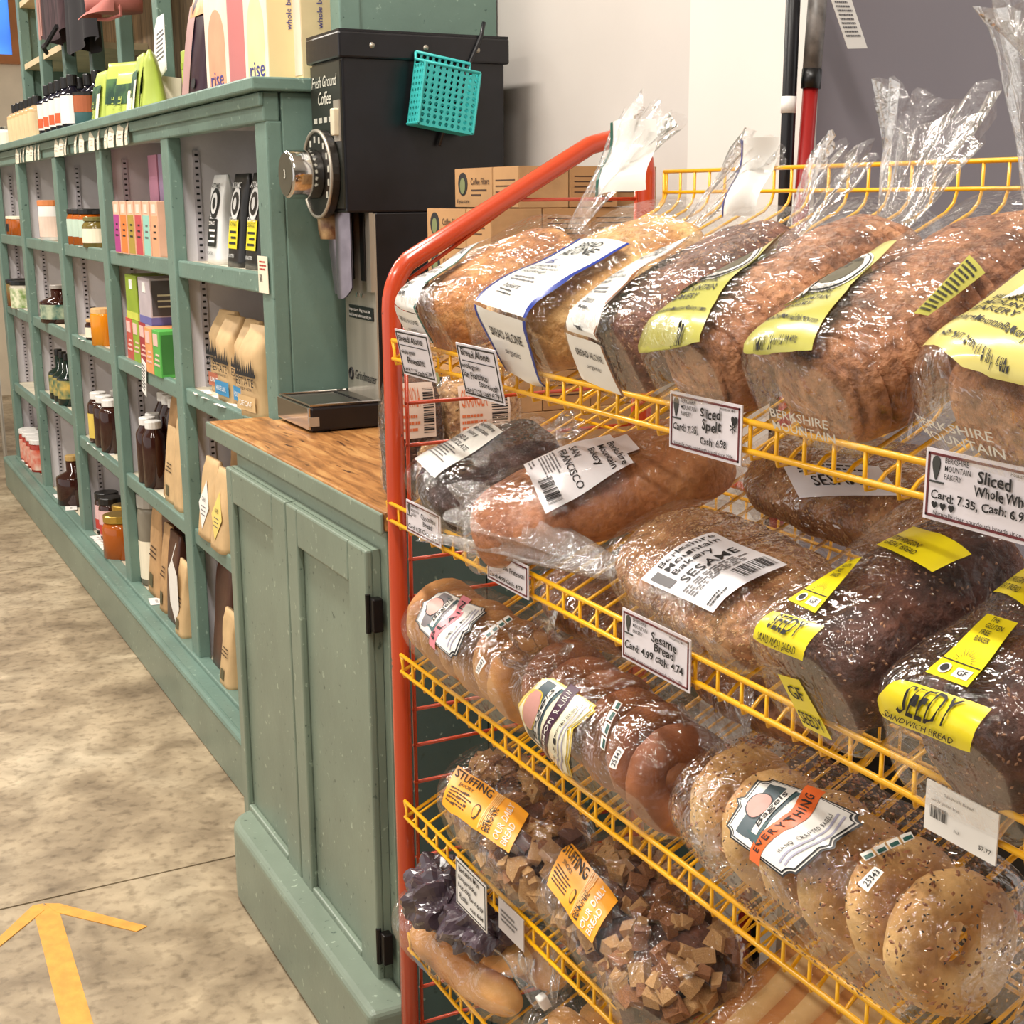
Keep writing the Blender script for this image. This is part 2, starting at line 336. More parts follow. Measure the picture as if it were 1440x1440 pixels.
obj('fascia_bead', S(XF-.012, XF-.003, PY[0]-.004, PY[5]+PW, 1.558, 1.584), teal, su, bevel=.003)
obj('top_board', S(XF-.03, WX-.004, PY[0]-.02, PY[5]+PW+.03, 1.586, 1.612), teal, su, bevel=.004)
obj('plinth', S(.798, XF+.03, 2.62, 7.0, 0, .135), teal_d, su, bevel=.006)
obj('plinth_moulding', MB().tube([(.808-XF, 2.62-4.8, .138), (.808-XF, 7.0-4.8, .138)], .013, 10).box(.81-XF, .03, 2.62-4.8, 2.2, .13, .152), teal, su, smooth=False)
obj('bottom_board', S(XF, XB, 2.73, 6.93, .135, .158), shelf_top, su)
obj('bottom_lip', S(XF-.008, XF+.03, 2.72, 6.93, .135, .164), teal, su, bevel=.004)
for i in range(5):
    for z in LEV:
        if i == 3 and z == .53: z = .588
        y0, y1 = PY[i]+PW-.02, PY[i+1]+.03
        b = obj('shelf', S(XF+.028, XB, y0, y1, z-.03, z-.006), shelf_top, su)
        obj('shelf_edge', MB().box(.008, .029, y0+.02-4.8, y1-.03-4.8, z-.045, z-.002), teal, b, bevel=.004)
    if i == 0: continue
for i in range(1, 6):       # slotted shelf standards on the dividers
    y = PY[i]+.022
    for xx in (.075,):
        st = obj('shelf_standard', MB().box(xx-.008, xx+.008, y-.004-4.8, y+.002-4.8, .17, 1.5), mat('standard_metal', (196, 190, 196), .4, .2), su)
        mb = MB()
        for q in range(82): mb.box(xx-.004, xx+.004, y-.0052-4.8, y-.0036-4.8, .19+q*.016, .195+q*.016)
        s2 = obj('slot', mb, blackp, st); s2['kind'] = 'stuff'
# upper shelves behind the top board
uu = thing('upper_shelf_unit', 'open teal upper shelving with plank back standing on the long shelving', 'shelving', (1.0, 4.8, 1.612))
def U(x0, x1, y0, y1, z0, z1): return MB().box(x0-1, x1-1, y0-4.8, y1-4.8, z0-1.612, z1-1.612)
for y in (2.66, 3.42, 4.15, 4.66, 5.13, 5.66, 6.2, 6.72): obj('post', U(1.0, 1.045, y, y+.055, 1.612, 2.75), teal, uu, bevel=.004)
obj('end_panel', U(1.03, WX-.004, 2.665, 2.70, 1.612, 2.75), teal, uu)
obj('end_panel', U(1.03, WX-.004, 6.74, 6.77, 1.612, 2.75), teal, uu)
pk = mat('aged_plank', (150, 124, 92), .6, var=.3, scale=5, stretch=(1, 8, 1), col2=(104, 84, 62))
for j in range(24):
    y = 2.70+j*.17
    if y+.168 < 6.8: obj('plank', U(WX-.03, WX-.006, y, y+.166, 1.612, 2.75), pk, uu)
for z in (1.965, 2.23): obj('shelf', U(1.01, WX-.03, 5.66, 6.74, z-.012, z+.012), mat('pale_shelf_edge', (222, 200, 160), .5), uu)
obj('shelf', U(1.01, WX-.03, 2.7, 6.74, 2.5, 2.53), teal, uu)

# ================================================================== CABINET AND COUNTER
CY0, CY1 = 1.80, 2.572
cb = thing('base_cabinet', 'teal two-door base cabinet with rounded plinth under the wooden counter', 'cabinet', (.70, 2.19, 0))
def Cc(x0, x1, y0, y1, z0, z1): return MB().box(x0-.70, x1-.70, y0-2.19, y1-2.19, z0, z1)
obj('body', Cc(.722, WX-.006, CY0, CY1, 0, .903), teal_d, cb, bevel=.003)
for j in range(4):
    x = .725+j*.155
    obj('side_board', Cc(x, x+.152, CY0-.014, CY0-.001, .02, .9), teal_paint('teal_side_shade', (74, 100, 98)), cb)  # darker teal carries the shade on the cabinet's end boards
poly = [(.722, 1.76)]
for a in range(9):
    q = math.pi/2*a/8; poly.append((.722-.03-.044+.044*(1-math.sin(q))*1.0, 2.49+.05*math.sin(q) if a else 2.49))
poly = [(.722, 1.74), (.648, 1.74), (.648, 2.46)]+[(.648+.06*(1-math.cos(math.pi/2*a/6)), 2.46+.075*math.sin(math.pi/2*a/6)) for a in range(1, 7)]+[(.722, 2.535)]
obj('plinth', MB().prism([(x-.70, y-2.19) for x, y in poly], 2, 0, .165), teal_d, cb, bevel=.014, seg=4)
for y0, y1 in ((2.203, 2.566), (1.824, 2.197)):
    d = obj('door', Cc(.709, .721, y0, y1, .13, .872), teal_d, cb)
    sw = .066; sy = .03 if y0 > 2 else .07
    for a, b, z0, z1 in ((y0, y0+.075, .13, .872), (y1-(.035 if y0 > 2 else .055), y1, .13, .872), (y0+.076, y1-.056 if y0 < 2 else y1-.036, .13, .176), (y0+.076, y1-.056 if y0 < 2 else y1-.036, .806, .872)):
        obj('door_frame', Cc(.697, .7095, a, b, z0, z1), teal_d, d, bevel=.0035)
for z in (.775, .225):
    h = obj('hinge', Cc(.70, .716, 1.804, 1.822, z-.026, z+.026), mat('old_black_hinge', (38, 34, 34), .35, .7), cb, bevel=.002)
    obj('hinge_pin', MB().lathe([(.0045, z-.03), (.0045, z+.03)], 8, (.699-.70, 1.823-2.19, 0)), mat('old_black_hinge', (0, 0, 0)), h)
ct = thing('countertop', 'worn orange-brown wooden counter top with teal painted edge', 'counter', (.71, 2.28, .905))
obj('top', MB().box(.006, WX-.006-.71, 1.79-2.28, PY[0]-.006-2.28, .0, .03), counter_m, ct, bevel=.004)
obj('top', MB().box(.006, XF-.012-.71, PY[0]-.004-2.28, 2.74-2.28, .0, .03), counter_m, ct, bevel=.003)
obj('front_edge', MB().box(0, .0055, 1.79-2.28, 2.742-2.28, -.003, .0285), teal_d, ct, bevel=.003)
obj('end_edge', MB().box(.0, XF-.012-.71, 2.7405-2.28, 2.748-2.28, -.003, .0285), teal_d, ct, bevel=.002)

# ================================================================== BREAD RACK
A = math.atan(.46); EX = Vector((math.cos(A), 0, math.sin(A))); EZ = Vector((-math.sin(A), 0, math.cos(A)))
ZL = {1: 1.176, 2: .955, 3: .747, 4: .531, 5: .325}
RX, RB = .68, 1.09; RY0, RY1 = .42, 1.665
rk = thing('bread_rack', 'red tubular bread rack with five sloping yellow wire shelves', 'rack', (RX, 1.05, 0))
def R(p): return (p[0]-RX, p[1]-1.05, p[2])
def endframe(y):
    pts = [(RX+.004, y, 0), (RX+.004, y, .6), (RX+.004, y, 1.20)]
    pts += [(RX+.004+.055*(1-math.cos(q)), y, 1.235+.075*math.sin(q)) for q in [math.radians(a) for a in (0, 12, 24, 36, 48, 58)]]
    p0 = Vector(pts[-1]); p1 = Vector((.985, y, 1.448))
    pts += [tuple(p0.lerp(p1, k/4)) for k in range(1, 5)]
    c = Vector((1.031, y, 1.412))
    pts += [(c.x+.046*math.cos(math.radians(a)), y, c.z+.046*math.sin(math.radians(a))) for a in (100, 80, 60, 40, 20, 0)]
    pts += [(1.077, y, 1.3), (1.077, y, .7), (1.077, y, 0)]
    e = obj('end_frame', MB().tube([R(p) for p in pts], .0128, 14), red_m, rk, smooth=True)
    g = MB(); rr = .0028
    for z in (1.112, 1.055, .896, .843, .677, .623, .567, .45, .40, .24, .18): obj('bar', MB().tube([R((.70, y, z)), R((1.065, y, z))], rr, 6), red_m, e, smooth=True)
    obj('bar', MB().tube([R((.703, y, .12)), R((.703, y, 1.255))], rr, 6), red_m, e, smooth=True)
    obj('bar', MB().tube([R((1.06, y, .12)), R((1.06, y, 1.415))], rr, 6), red_m, e, smooth=True)
    obj('bar', MB().tube([R((.71, y, 1.275)), R((.865, y, 1.372)), R((.875, y, 1.376)), R((1.062, y, 1.376))], rr, 6), red_m, e, smooth=True)
    for x in (RX+.004, 1.077):
        obj('foot', MB().lathe([(.016, 0), (.018, .004), (.017, .03), (.013, .034)], 12, R((x, y, 0))), blackp, e, smooth=True)
    return e
endframe(RY1); endframe(RY0)
for z in (.16, .62, 1.0): obj('back_bar', MB().tube([R((1.09, RY0, z)), R((1.09, RY1, z))], .006, 8), red_m, rk, smooth=True)
NW = 36
wire_me = {}
for k, z in ZL.items():
    y0, y1 = RY0+.025, (1.672 if k == 2 else RY1-.026)
    zb = z+.46*(RB-RX)
    rails = MB()
    rw = .0027
    for (x, zz, r_) in ((RX-.006, z+.024, rw), (RX-.006, z, rw), (RB, zb+.048, rw), (RB, zb+.02, rw*.9), (RX+.13, z+.46*.13-.0045, rw*.85), (RX+.27, z+.46*.27-.0045, rw*.85)):
        rails.tube([R((x, y0-.012, zz)), R((x, y1, zz))], r_, 8)
    for y in (y0-.012, y1): rails.tube([R((RX-.006, y, z+.024)), R((RX-.004, y, z)), R((RB-.012, y, zb-.004)), R((RB, y, zb+.012)), R((RB, y, zb+.048))], rw*.9, 8)
    shf = obj('wire_shelf', rails, yel_m, rk, smooth=True)
    pts = [(RX-.006, 0, z+.024), (RX-.006, 0, z+.002), (RX-.004, 0, z-.0065), (RX+.004, 0, z-.006), (RX+.014, 0, z+.004), (RB-.014, 0, zb-.004), (RB-.004, 0, zb+.006), (RB, 0, zb+.018), (RB, 0, zb+.048)]
    me = mesh(MB().tube([(p[0]-RX, 0, p[2]) for p in pts], .0019, 6), True); me.materials.append(yel_m)
    for j in range(NW):
        o = bpy.data.objects.new('wire', me); COL.objects.link(o); o.parent = shf; o.location = (0, 1.633-.0342*j-1.05, 0)

def sp(k, s, y, h): return Vector((RX, y, ZL[k]))+EX*s+EZ*h
# ================================================================== BAGGED BREAD
def spow(a, e): return math.copysign(abs(a)**e, a)
def blob(L, W, H, yaw=0, pe=5, pc=3, amp=0, fr=20, seed=0, nx=36, nt=36, pitch=0, groove=.004, dome=.0, flat=.35, taper=0, off=(0, 0, 0), pinch=0):
    """closed loaf-like body; x runs along the loaf, z up from its base"""
    mb = MB(); vs = []; cy, sy = math.cos(yaw), math.sin(yaw)
    for i in range(nx+1):
        t = -math.cos(math.pi*i/nx); 
        if pitch: t = t*.35+.65*(-1+2*i/nx)
        r = max(1e-4, 1-abs(t)**pe)**(1/pe); x = L/2*t; wsc = 1+taper*t
        g = 0
        if pitch:
            f_ = (x/pitch) % 1; g = groove*max(0, 1-min(f_, 1-f_)*6)
        if pinch: wsc *= 1-pinch*max(0, t-.55)*1.6
        for j in range(nt):
            a = 2*math.pi*j/nt; cyy = spow(math.cos(a), 2/pc); czz = spow(math.sin(a), 2/pc)
            rr = r if czz > 0 else r**flat
            y = (W/2)*r*wsc*cyy; z = H/2*(1+czz*rr*(1-dome*cyy*cyy if czz > 0 else 1))
            p = Vector((x, y, z)); d = Vector((0, cyy, czz if czz > 0 else 0))
            if amp:
                n = noise.noise(p*fr+Vector((seed*7.1, seed*3.3, seed)))*amp
                p += Vector((t*.6, cyy, czz*.9))*n
            p -= d*g*(r**.5)
            p.z = max(p.z, 0)
            vs.append((p.x*cy-p.y*sy+off[0], p.x*sy+p.y*cy+off[1], p.z+off[2]))
    fs = [(i*nt+j, i*nt+(j+1) % nt, (i+1)*nt+(j+1) % nt, (i+1)*nt+j) for i in range(nx) for j in range(nt)]
    fs = [f[::-1] for f in fs]
    fs += [tuple(range(nt)), tuple(range(nx*nt, (nx+1)*nt))[::-1]]
    return mb.add(vs, fs)
def tail(neck, d, length, r0, r1, flat=.5, pleats=7, seed=0, n=56, rings=9, droop=0, side=None):
    """gathered end of a plastic bag fanning out from its neck"""
    d = Vector(d).normalized(); a = Vector(side) if side else (Vector((0, 0, 1)).cross(d) if abs(d.z) < .9 else Vector((0, 1, 0)))
    a = (a-d*a.dot(d)).normalized(); b = d.cross(a); vs = []
    for i in range(rings):
        t = i/(rings-1)
        for j in range(n):
            q = 2*math.pi*j/n
            w_ = noise.noise(Vector((math.cos(q)*2, math.sin(q)*2, seed*3.7)))
            pl = .5+.5*math.cos(pleats*q+w_*4+seed)
            rr = r0+(r1-r0)*t**.85*(.55+.6*pl*t+.5*w_*t)
            ln = length*t*(1+.16*w_*t+.10*math.cos(3*q+seed))
            k = Vector((math.cos(q)*3, math.sin(q)*3, t*2.5+seed))
            p = Vector(neck)+d*ln+a*math.cos(q)*rr+b*math.sin(q)*rr*flat
            p += Vector((noise.noise(k), noise.noise(k+Vector((5, 5, 5))), noise.noise(k+Vector((9, 1, 4)))-droop*t))*.014*t
            vs.append(tuple(p))
    fs = [(i*n+j, i*n+(j+1) % n, (i+1)*n+(j+1) % n, (i+1)*n+j) for i in range(rings-1) for j in range(n)]
    return MB().add(vs, fs)
def bvh_of(mb): return BVHTree.FromPolygons([Vector(v) for v in mb.v], mb.f)
def snap(bv, p, eps, lift=True):
    loc, nrm, i, d = bv.find_nearest(p)
    if loc is None: return p
    c = BC.get(id(bv), Vector((0, 0, .04)))
    if nrm.dot(loc-c) < 0: nrm = -nrm
    return loc+nrm*eps
BC = {}
def quadmap(q, u, v):
    a, b, c, d = (Vector(p) for p in q)       # bottom-left, bottom-right, top-right, top-left
    return (a*(1-u)+b*u)*(1-v)+(d*(1-u)+c*u)*v
def decal(T, bv, q, m, name='label_panel', nu=14, nv=14, eps=.0012, label=None, shape=None):
    if shape:
        R_ = 6; n = len(shape); vs = [snap(bv, quadmap(q, .5, .5), eps)]
        for k in range(1, R_+1):
            for (u, v) in shape: vs.append(snap(bv, quadmap(q, .5+(u-.5)*k/R_, .5+(v-.5)*k/R_), eps))
        fs = [(0, 1+j, 1+(j+1) % n) for j in range(n)]
        for k in range(R_-1): fs += [(1+k*n+j, 1+(k+1)*n+j, 1+(k+1)*n+(j+1) % n, 1+k*n+(j+1) % n) for j in range(n)]
        mb = MB().add(vs, fs)
    else: mb = MB().grid(lambda u, v: tuple(snap(bv, quadmap(q, u, v), eps)), nu, nv)
    return obj(name, mb, m, T, smooth=True, label=label)
def decal_text(T, bv, q, s, m, box=(.1, .9, .1, .9), eps=.002, name='lettering', shear=0, spacing=1, ls=1):
    vs, fs = text_fine(s, shear, spacing, ls); x0, x1, y0, y1 = ext(vs)
    u0, u1, v0, v1 = box; out = []
    for v in vs:
        a = (v.x-x0)/(x1-x0); b = (v.y-y0)/(y1-y0)
        out.append(snap(bv, quadmap(q, u0+(u1-u0)*a, v0+(v1-v0)*b), eps))
    return obj(name, MB().add(out, fs), m, T)
def barcode(T, bv, q, box, m, n=16, eps=.002, seed=3, vert=False):
    rnd = random.Random(seed); u0, u1, v0, v1 = box; mb = MB(); x = 0
    while x < .98:
        w_ = rnd.choice((.012, .02, .035)); 
        a, b = u0+(u1-u0)*x, u0+(u1-u0)*min(1, x+w_)
        cs = [(a, v0), (b, v0), (b, v1), (a, v1)] if not vert else [(u0+(u1-u0)*0, v0+(v1-v0)*x), (u1, v0+(v1-v0)*x), (u1, v0+(v1-v0)*min(1, x+w_)), (u0, v0+(v1-v0)*min(1, x+w_))]
        mb.add([snap(bv, quadmap(q, *c), eps) if bv else quadmap(q, *c) for c in cs], [(0, 1, 2, 3)]); x += w_+rnd.choice((.012, .025, .04))
    return obj('barcode', mb, m, T)
def ruled(T, bv, q, box, n, m, eps=.002, seed=1, frac=.45):
    """lines of print too small to read"""
    rnd = random.Random(seed); u0, u1, v0, v1 = box; mb = MB()
    for i in range(n):
        b = v1-(v1-v0)*(i+.3)/n; t = b-(v1-v0)/n*frac; x = 0; end = rnd.uniform(.75, 1)
        while x < end:
            w_ = rnd.uniform(.05, .16); e = min(end, x+w_)
            cs = [(u0+(u1-u0)*x, t), (u0+(u1-u0)*e, t), (u0+(u1-u0)*e, b), (u0+(u1-u0)*x, b)]
            mb.add([snap(bv, quadmap(q, *c), eps) if bv else quadmap(q, *c) for c in cs], [(0, 1, 2, 3)]); x += w_+.025
    o = obj('fine_print', mb, m, T); o['kind'] = 'stuff'; return o
class Bag: pass
def bagged(k, s, y, name, label, cat, L, W, H, yaw=0, pe=5, pc=3.2, m=None, film_m=None, bl=.9, bw=.88, bh=.92, bpe=3.4, bpc=2.6, pitch=0, groove=.004, seed=0, amp=.006, dome=.12, fpc=None, group=None, bread_name='loaf', bamp=.004, pinch=0, tilt=0, taper=0):
    b = Bag(); b.T = thing(name, label, cat, sp(k, s, y, .0045), (0, -A, 0), group)
    if tilt: b.T.rotation_euler = (0, -A-tilt, 0)
    b.film = blob(L, W, H, yaw, pe, pc, amp, 17, seed, 44, 44, dome=dome, flat=.5, pinch=pinch, taper=taper)
    b.bv = bvh_of(b.film); BC[id(b.bv)] = Vector((0, 0, H*.45))
    if m: b.bread = obj(bread_name, blob(L*bl, W*bw, H*bh, yaw, bpe, bpc, bamp, 28, seed+5, 120 if pitch else 44, 40, pitch, groove, dome=dome+.05, off=(0, 0, .002), taper=taper), m, b.T, smooth=True)
    b.bag = obj('plastic_bag', b.film, film_m or clear, b.T, smooth=True)
    return b
crust_gold = bread('golden_crust', (220, 166, 102), (192, 126, 66), (136, 78, 40), grit=.5); crust_pale = bread('pale_crust', (230, 188, 128), (212, 160, 98), (172, 118, 66), grit=.4)
crust_brown = bread('brown_crust', (196, 140, 98), (168, 112, 74), (104, 64, 42)); crust_seed = bread('seeded_crust', (140, 92, 70), (110, 68, 52), (70, 42, 34), 1)
crust_dark = bread('dark_crust', (116, 70, 52), (84, 50, 40), (44, 26, 24), 1); crust_choc = bread('chocolate_crust', (84, 52, 42), (54, 32, 28), (26, 15, 15), 1)
crust_sf = bread('sourdough_crust', (212, 152, 98), (180, 114, 66), (132, 76, 44), .5, 9, 120, .35); crust_ses = bread('sesame_crust', (196, 146, 98), (166, 114, 74), (120, 76, 48), .6)
bun_m = bread('bun_crust', (226, 176, 108), (206, 142, 74), (168, 100, 50), .1, 6, 60, .1); bagel_m = bread('bagel_crust', (222, 172, 106), (198, 142, 80), (156, 98, 52), .2, 7, 80, .15); bagel_br = bread('raisin_bagel_crust', (190, 124, 74), (156, 92, 52), (104, 58, 36), .2, 7, 80, .15)
bagel_ev = bread('everything_bagel_crust', (238, 204, 146), (224, 180, 116), (188, 134, 78), .3, 8, 90, .3)
BS = {}
BS['peasant'] = bagged(1, .118, 1.508, 'bread_loaf', 'peasant loaf in clear bag with white green-striped label, next to the red rack end', 'bread', .24, .185, .10, m=crust_gold, seed=1, bl=.86, bw=.8)
BS['sf_alone'] = bagged(1, .128, 1.288, 'bread_loaf', 'wide golden sourdough loaf in bag with blue-striped white label', 'bread', .26, .215, .108, pc=4, m=crust_pale, seed=2, pe=7, bw=.92, bl=.93)
BS['grain'] = bagged(1, .128, 1.095, 'bread_loaf', 'dark grain loaf in bag with brown-striped white label', 'bread', .25, .165, .105, pc=4, m=crust_seed, seed=3, pe=7, bw=.9)
BS['spelt1'] = bagged(1, .132, .955, 'bread_loaf', 'sliced brown loaf with green label behind the sliced spelt price tag', 'bread', .265, .148, .108, m=crust_brown, seed=4, pitch=.0165, groove=.007, pe=7, bw=.9, bl=.94)
BS['spelt2'] = bagged(1, .135, .798, 'bread_loaf', 'sliced brown loaf with green label between two other green-labelled loaves', 'bread', .27, .158, .11, m=crust_brown, seed=5, pitch=.0165, groove=.007, pe=7, bw=.9, bl=.94)
BS['wheat'] = bagged(1, .14, .60, 'bread_loaf', 'sliced brown loaf with broad green label behind the sliced whole wheat price tag', 'bread', .28, .205, .118, m=crust_brown, seed=6, pitch=.0165, groove=.007, pe=6, bw=.88, bl=.94)
BS['choc'] = bagged(2, .098, 1.515, 'bread_loaf', 'very dark bread and chocolate loaf with silver-white label', 'bread', .20, .19, .092, m=crust_choc, seed=7, yaw=-.15, pe=4, bw=.86, dome=.25)
BS['sanfran'] = bagged(2, .132, 1.292, 'bread_loaf', 'long sourdough loaf with white label lettered san francisco', 'bread', .34, .185, .098, yaw=-.55, m=crust_sf, seed=8, pe=3.4, dome=.3)
BS['ses1'] = bagged(2, .085, 1.0, 'bread_loaf', 'sesame crusted loaf with white sesame label and long bag tail', 'bread', .31, .16, .082, yaw=math.pi/2-.1, m=crust_ses, seed=9, pe=3.2, dome=.3)
BS['ses2'] = bagged(2, .255, .985, 'bread_loaf', 'sesame crusted loaf lying at the back behind another sesame loaf', 'bread', .33, .15, .085, yaw=math.pi/2, m=crust_ses, seed=10, pe=3.2, dome=.3)
BS['seedy1'] = bagged(2, .105, .775, 'bread_loaf', 'seedy sandwich bread in yellow printed bag beside the sesame loaf', 'bread', .225, .142, .115, m=crust_dark, seed=11, pe=7, pc=4, bw=.86)
BS['seedy2'] = bagged(2, .10, .618, 'bread_loaf', 'seedy sandwich bread in yellow printed bag behind a printed white price tag', 'bread', .225, .145, .115, m=crust_dark, seed=12, pe=7, pc=4, bw=.86)
BS['plain'] = bagged(3, .066, 1.455, 'bagel_bag', 'bag of golden bagels with pink and white label', 'bagels', .335, .135, .112, yaw=math.pi/2, seed=13, pe=4, dome=.15, film_m=clear)
BS['cinn'] = bagged(3, .068, 1.142, 'bagel_bag', 'bag of cinnamon raisin bagels with yellow-edged label and purple ribbon', 'bagels', .335, .14, .118, yaw=math.pi/2-.06, seed=14, pe=4, dome=.15)
BS['every'] = bagged(3, .07, .80, 'bagel_bag', 'bag of seeded everything bagels with orange ribbon label', 'bagels', .35, .145, .118, yaw=math.pi/2, seed=15, pe=5, dome=.12)
BS['brown_b'] = bagged(3, .235, 1.08, 'bread_loaf', 'plain brown loaf in clear bag lying behind the cinnamon raisin bagels', 'bread', .25, .16, .09, yaw=math.pi/2, m=crust_brown, seed=16, pe=3.6, dome=.25)
BS['brown_c'] = bagged(3, .225, 1.40, 'bread_loaf', 'plain brown loaf in clear bag lying behind the golden bagels', 'bread', .27, .15, .085, yaw=math.pi/2, m=crust_brown, seed=17, pe=3.6, dome=.25)
BS['stuff1'] = bagged(4, .075, 1.40, 'stuffing_bag', 'bag of stuffing bread cubes with orange label by the red rack post', 'stuffing', .31, .15, .105, yaw=math.pi/2-.1, seed=18, pe=3.4, amp=.009)
BS['stuff2'] = bagged(4, .075, 1.105, 'stuffing_bag', 'bag of stuffing bread cubes with orange label beside the hot dog buns', 'stuffing', .31, .155, .11, yaw=math.pi/2-.1, seed=19, pe=3.4, amp=.009)
BS['buns'] = bagged(4, .16, .905, 'bun_bag', 'bag of long hot dog buns lying on the lower wire shelf', 'buns', .26, .15, .07, yaw=.1, seed=20, pe=6, amp=.004)
BS['rolls1'] = bagged(5, .065, 1.49, 'roll_bag', 'clear bag of long golden rolls with gathered dark purple top', 'rolls', .33, .145, .10, yaw=math.pi/2+.12, seed=21, pe=3.2, amp=.008)
BS['rolls2'] = bagged(5, .06, 1.14, 'roll_bag', 'clear bag of golden rolls closed with a white clip', 'rolls', .33, .16, .105, yaw=math.pi/2-.15, seed=22, pe=3.0, amp=.008)

# what is inside the bags that hold more than one piece
def bagel_mesh(seed, R0=.036, r=.02):
    def f(u, v):
        a, b = 2*math.pi*u, 2*math.pi*v; n = noise.noise(Vector((math.cos(a)*2, math.sin(a)*2, math.cos(b)+seed)))*.003
        return ((R0+(r+n)*math.cos(b))*math.cos(a), (R0+(r+n)*math.cos(b))*math.sin(a), (r+n)*math.sin(b)*.82)
    return mesh(MB().grid(f, 28, 14), True)
def fill_bagels(b, m, n=6, L=.30, step=.05, yaw=0, r=.054):
    for i in range(n):
        y = (i-(n-1)/2)*step*(-1)
        o = obj('bagel', bagel_mesh(i), m, b.T); o.location = (-math.sin(yaw)*y+.002*((-1)**i), y, r+.001); o.rotation_euler = (math.pi/2-.25, 0, yaw+.12*math.sin(i*2.1))
fill_bagels(BS['plain'], bagel_m); fill_bagels(BS['cinn'], bagel_br, yaw=-.06, r=.055); fill_bagels(BS['every'], bagel_ev, r=.055, step=.052)
def rolls(b, m, spec, name='roll', pe=2.6):
    for i, (x, y, z, L, W, yaw) in enumerate(spec):
        o = obj(name, blob(L, W, W*.92, yaw, pe, 2.2, .003, 22, i, 28, 22, flat=1), m, b.T, smooth=True); o.location = (x, y, z)
q = math.pi/2
rolls(BS['rolls1'], bun_m, [(-.034, .0, .006, .26, .062, q+.12), (.03, -.01, .006, .27, .062, q+.12), (.0, .0, .045, .25, .055, q+.14)])
rolls(BS['rolls2'], bun_m, [(-.04, .0, .006, .26, .065, q-.15), (.03, .01, .006, .27, .065, q-.15), (-.008, .0, .05, .25, .058, q-.15)])
bunp = bread('bun_pale', (240, 216, 166), (226, 188, 128), (206, 158, 96), .15, 6, 80, .1)
rolls(BS['buns'], bunp, [(.0, .045, .004, .235, .042, .1), (.0, .0, .004, .235, .042, .1), (.0, -.045, .004, .235, .042, .1)], 'bun', 5)
rolls(BS['buns'], bun_m, [(.0, .058, .012, .23, .034, .1), (.0, .013, .012, .23, .034, .1), (.0, -.032, .012, .23, .034, .1)], 'bun_crown', 5)
def scatter_on(mb, n, seed, zmin=.2, inner=.94):
    rnd = random.Random(seed); out = []; fs = [f for f in mb.f if len(f) == 4]
    wts = []
    V = [Vector(v) for v in mb.v]; tot = 0
    for f in fs: tot += (V[f[2]]-V[f[0]]).cross(V[f[3]]-V[f[1]]).length; wts.append(tot)
    import bisect
    H_ = max(v.z for v in V)
    while len(out) < n:
        f = fs[min(len(fs)-1, bisect.bisect(wts, rnd.random()*tot))]
        u, v = rnd.random(), rnd.random(); p = (V[f[0]]*(1-u)+V[f[1]]*u)*(1-v)+(V[f[3]]*(1-u)+V[f[2]]*u)*v
        if p.z < H_*zmin: continue
        nr = (V[f[2]]-V[f[0]]).cross(V[f[3]]-V[f[1]]).normalized(); c = Vector((0, 0, H_*.45))
        if nr.dot(p-c) < 0: nr = -nr
        out.append((p, nr))
    return out, rnd
cube_ms = [bread('crouton_pale', (224, 186, 130), (206, 160, 104), (164, 116, 70), .4, 30), bread('crouton_tan', (186, 132, 84), (158, 104, 64), (110, 68, 44), .4, 30), bread('crouton_dark', (120, 74, 52), (94, 56, 42), (60, 36, 30), .4, 30)]
cube_me = []
for i in range(9):
    rnd = random.Random(i); mb = MB().box(-.5, .5, -.5, .5, -.5, .5)
    mb.v = [(x*rnd.uniform(.6, 1.15), y*rnd.uniform(.55, 1.1), z*rnd.uniform(.5, .95)) for x, y, z in mb.v]
    me = mesh(mb); me.materials.append(cube_ms[(0, 0, 1, 0, 1, 2, 1, 0, 0)[i]]); cube_me.append(me)
for key, sd in (('stuff1', 5), ('stuff2', 8)):
    b = BS[key]; inn = MB(); inn.v = [(v[0]*.86, v[1]*.9, .003+v[2]*.88) for v in b.film.v]; inn.f = b.film.f
    obj('crumb_core', MB().add([(v[0]*.86, v[1]*.86, .006+v[2]*.82) for v in inn.v], inn.f), cube_ms[2], b.T, smooth=True)
    pts, rnd = scatter_on(inn, 235, sd, .12)
    for p, nr in pts:
        o = bpy.data.objects.new('bread_cube', rnd.choice(cube_me)); COL.objects.link(o); o.parent = b.T
        s_ = rnd.uniform(.013, .025); o.scale = (s_, s_, s_); o.location = p-nr*s_*.3; o.rotation_euler = (rnd.uniform(0, 6), rnd.uniform(0, 6), rnd.uniform(0, 6))
def seeds(b, body, n, seed, m, size=.0016, name='sesame_seeds', zmin=.1):
    pts, rnd = scatter_on(body, n, seed, zmin); mb = MB()
    for p, nr in pts:
        t = nr.orthogonal().normalized(); t = Matrix.Rotation(rnd.uniform(0, 6.28), 3, nr) @ t; u = nr.cross(t); a, c = size*rnd.uniform(.8, 1.3), size*.65
        mb.add([p+t*a*1.3, p+u*c, p-t*a, p-u*c, p+nr*c*.9, p-nr*c], [(0, 1, 4), (1, 2, 4), (2, 3, 4), (3, 0, 4), (1, 0, 5), (2, 1, 5), (3, 2, 5), (0, 3, 5)])
    o = obj(name, mb, m, b.T); o['kind'] = 'stuff'; return o
ses_m = mat('sesame_seed', (206, 162, 110), .5, var=.3, scale=60); oat_m = mat('grain_flake', (176, 130, 96), .6, var=.3, scale=60); poppy = mat('poppy_seed', (34, 28, 28), .5)
def mbo(o): 
    mb = MB(); mb.v = [tuple(v.co) for v in o.data.vertices]; mb.f = [tuple(p.vertices) for p in o.data.polygons]; return mb
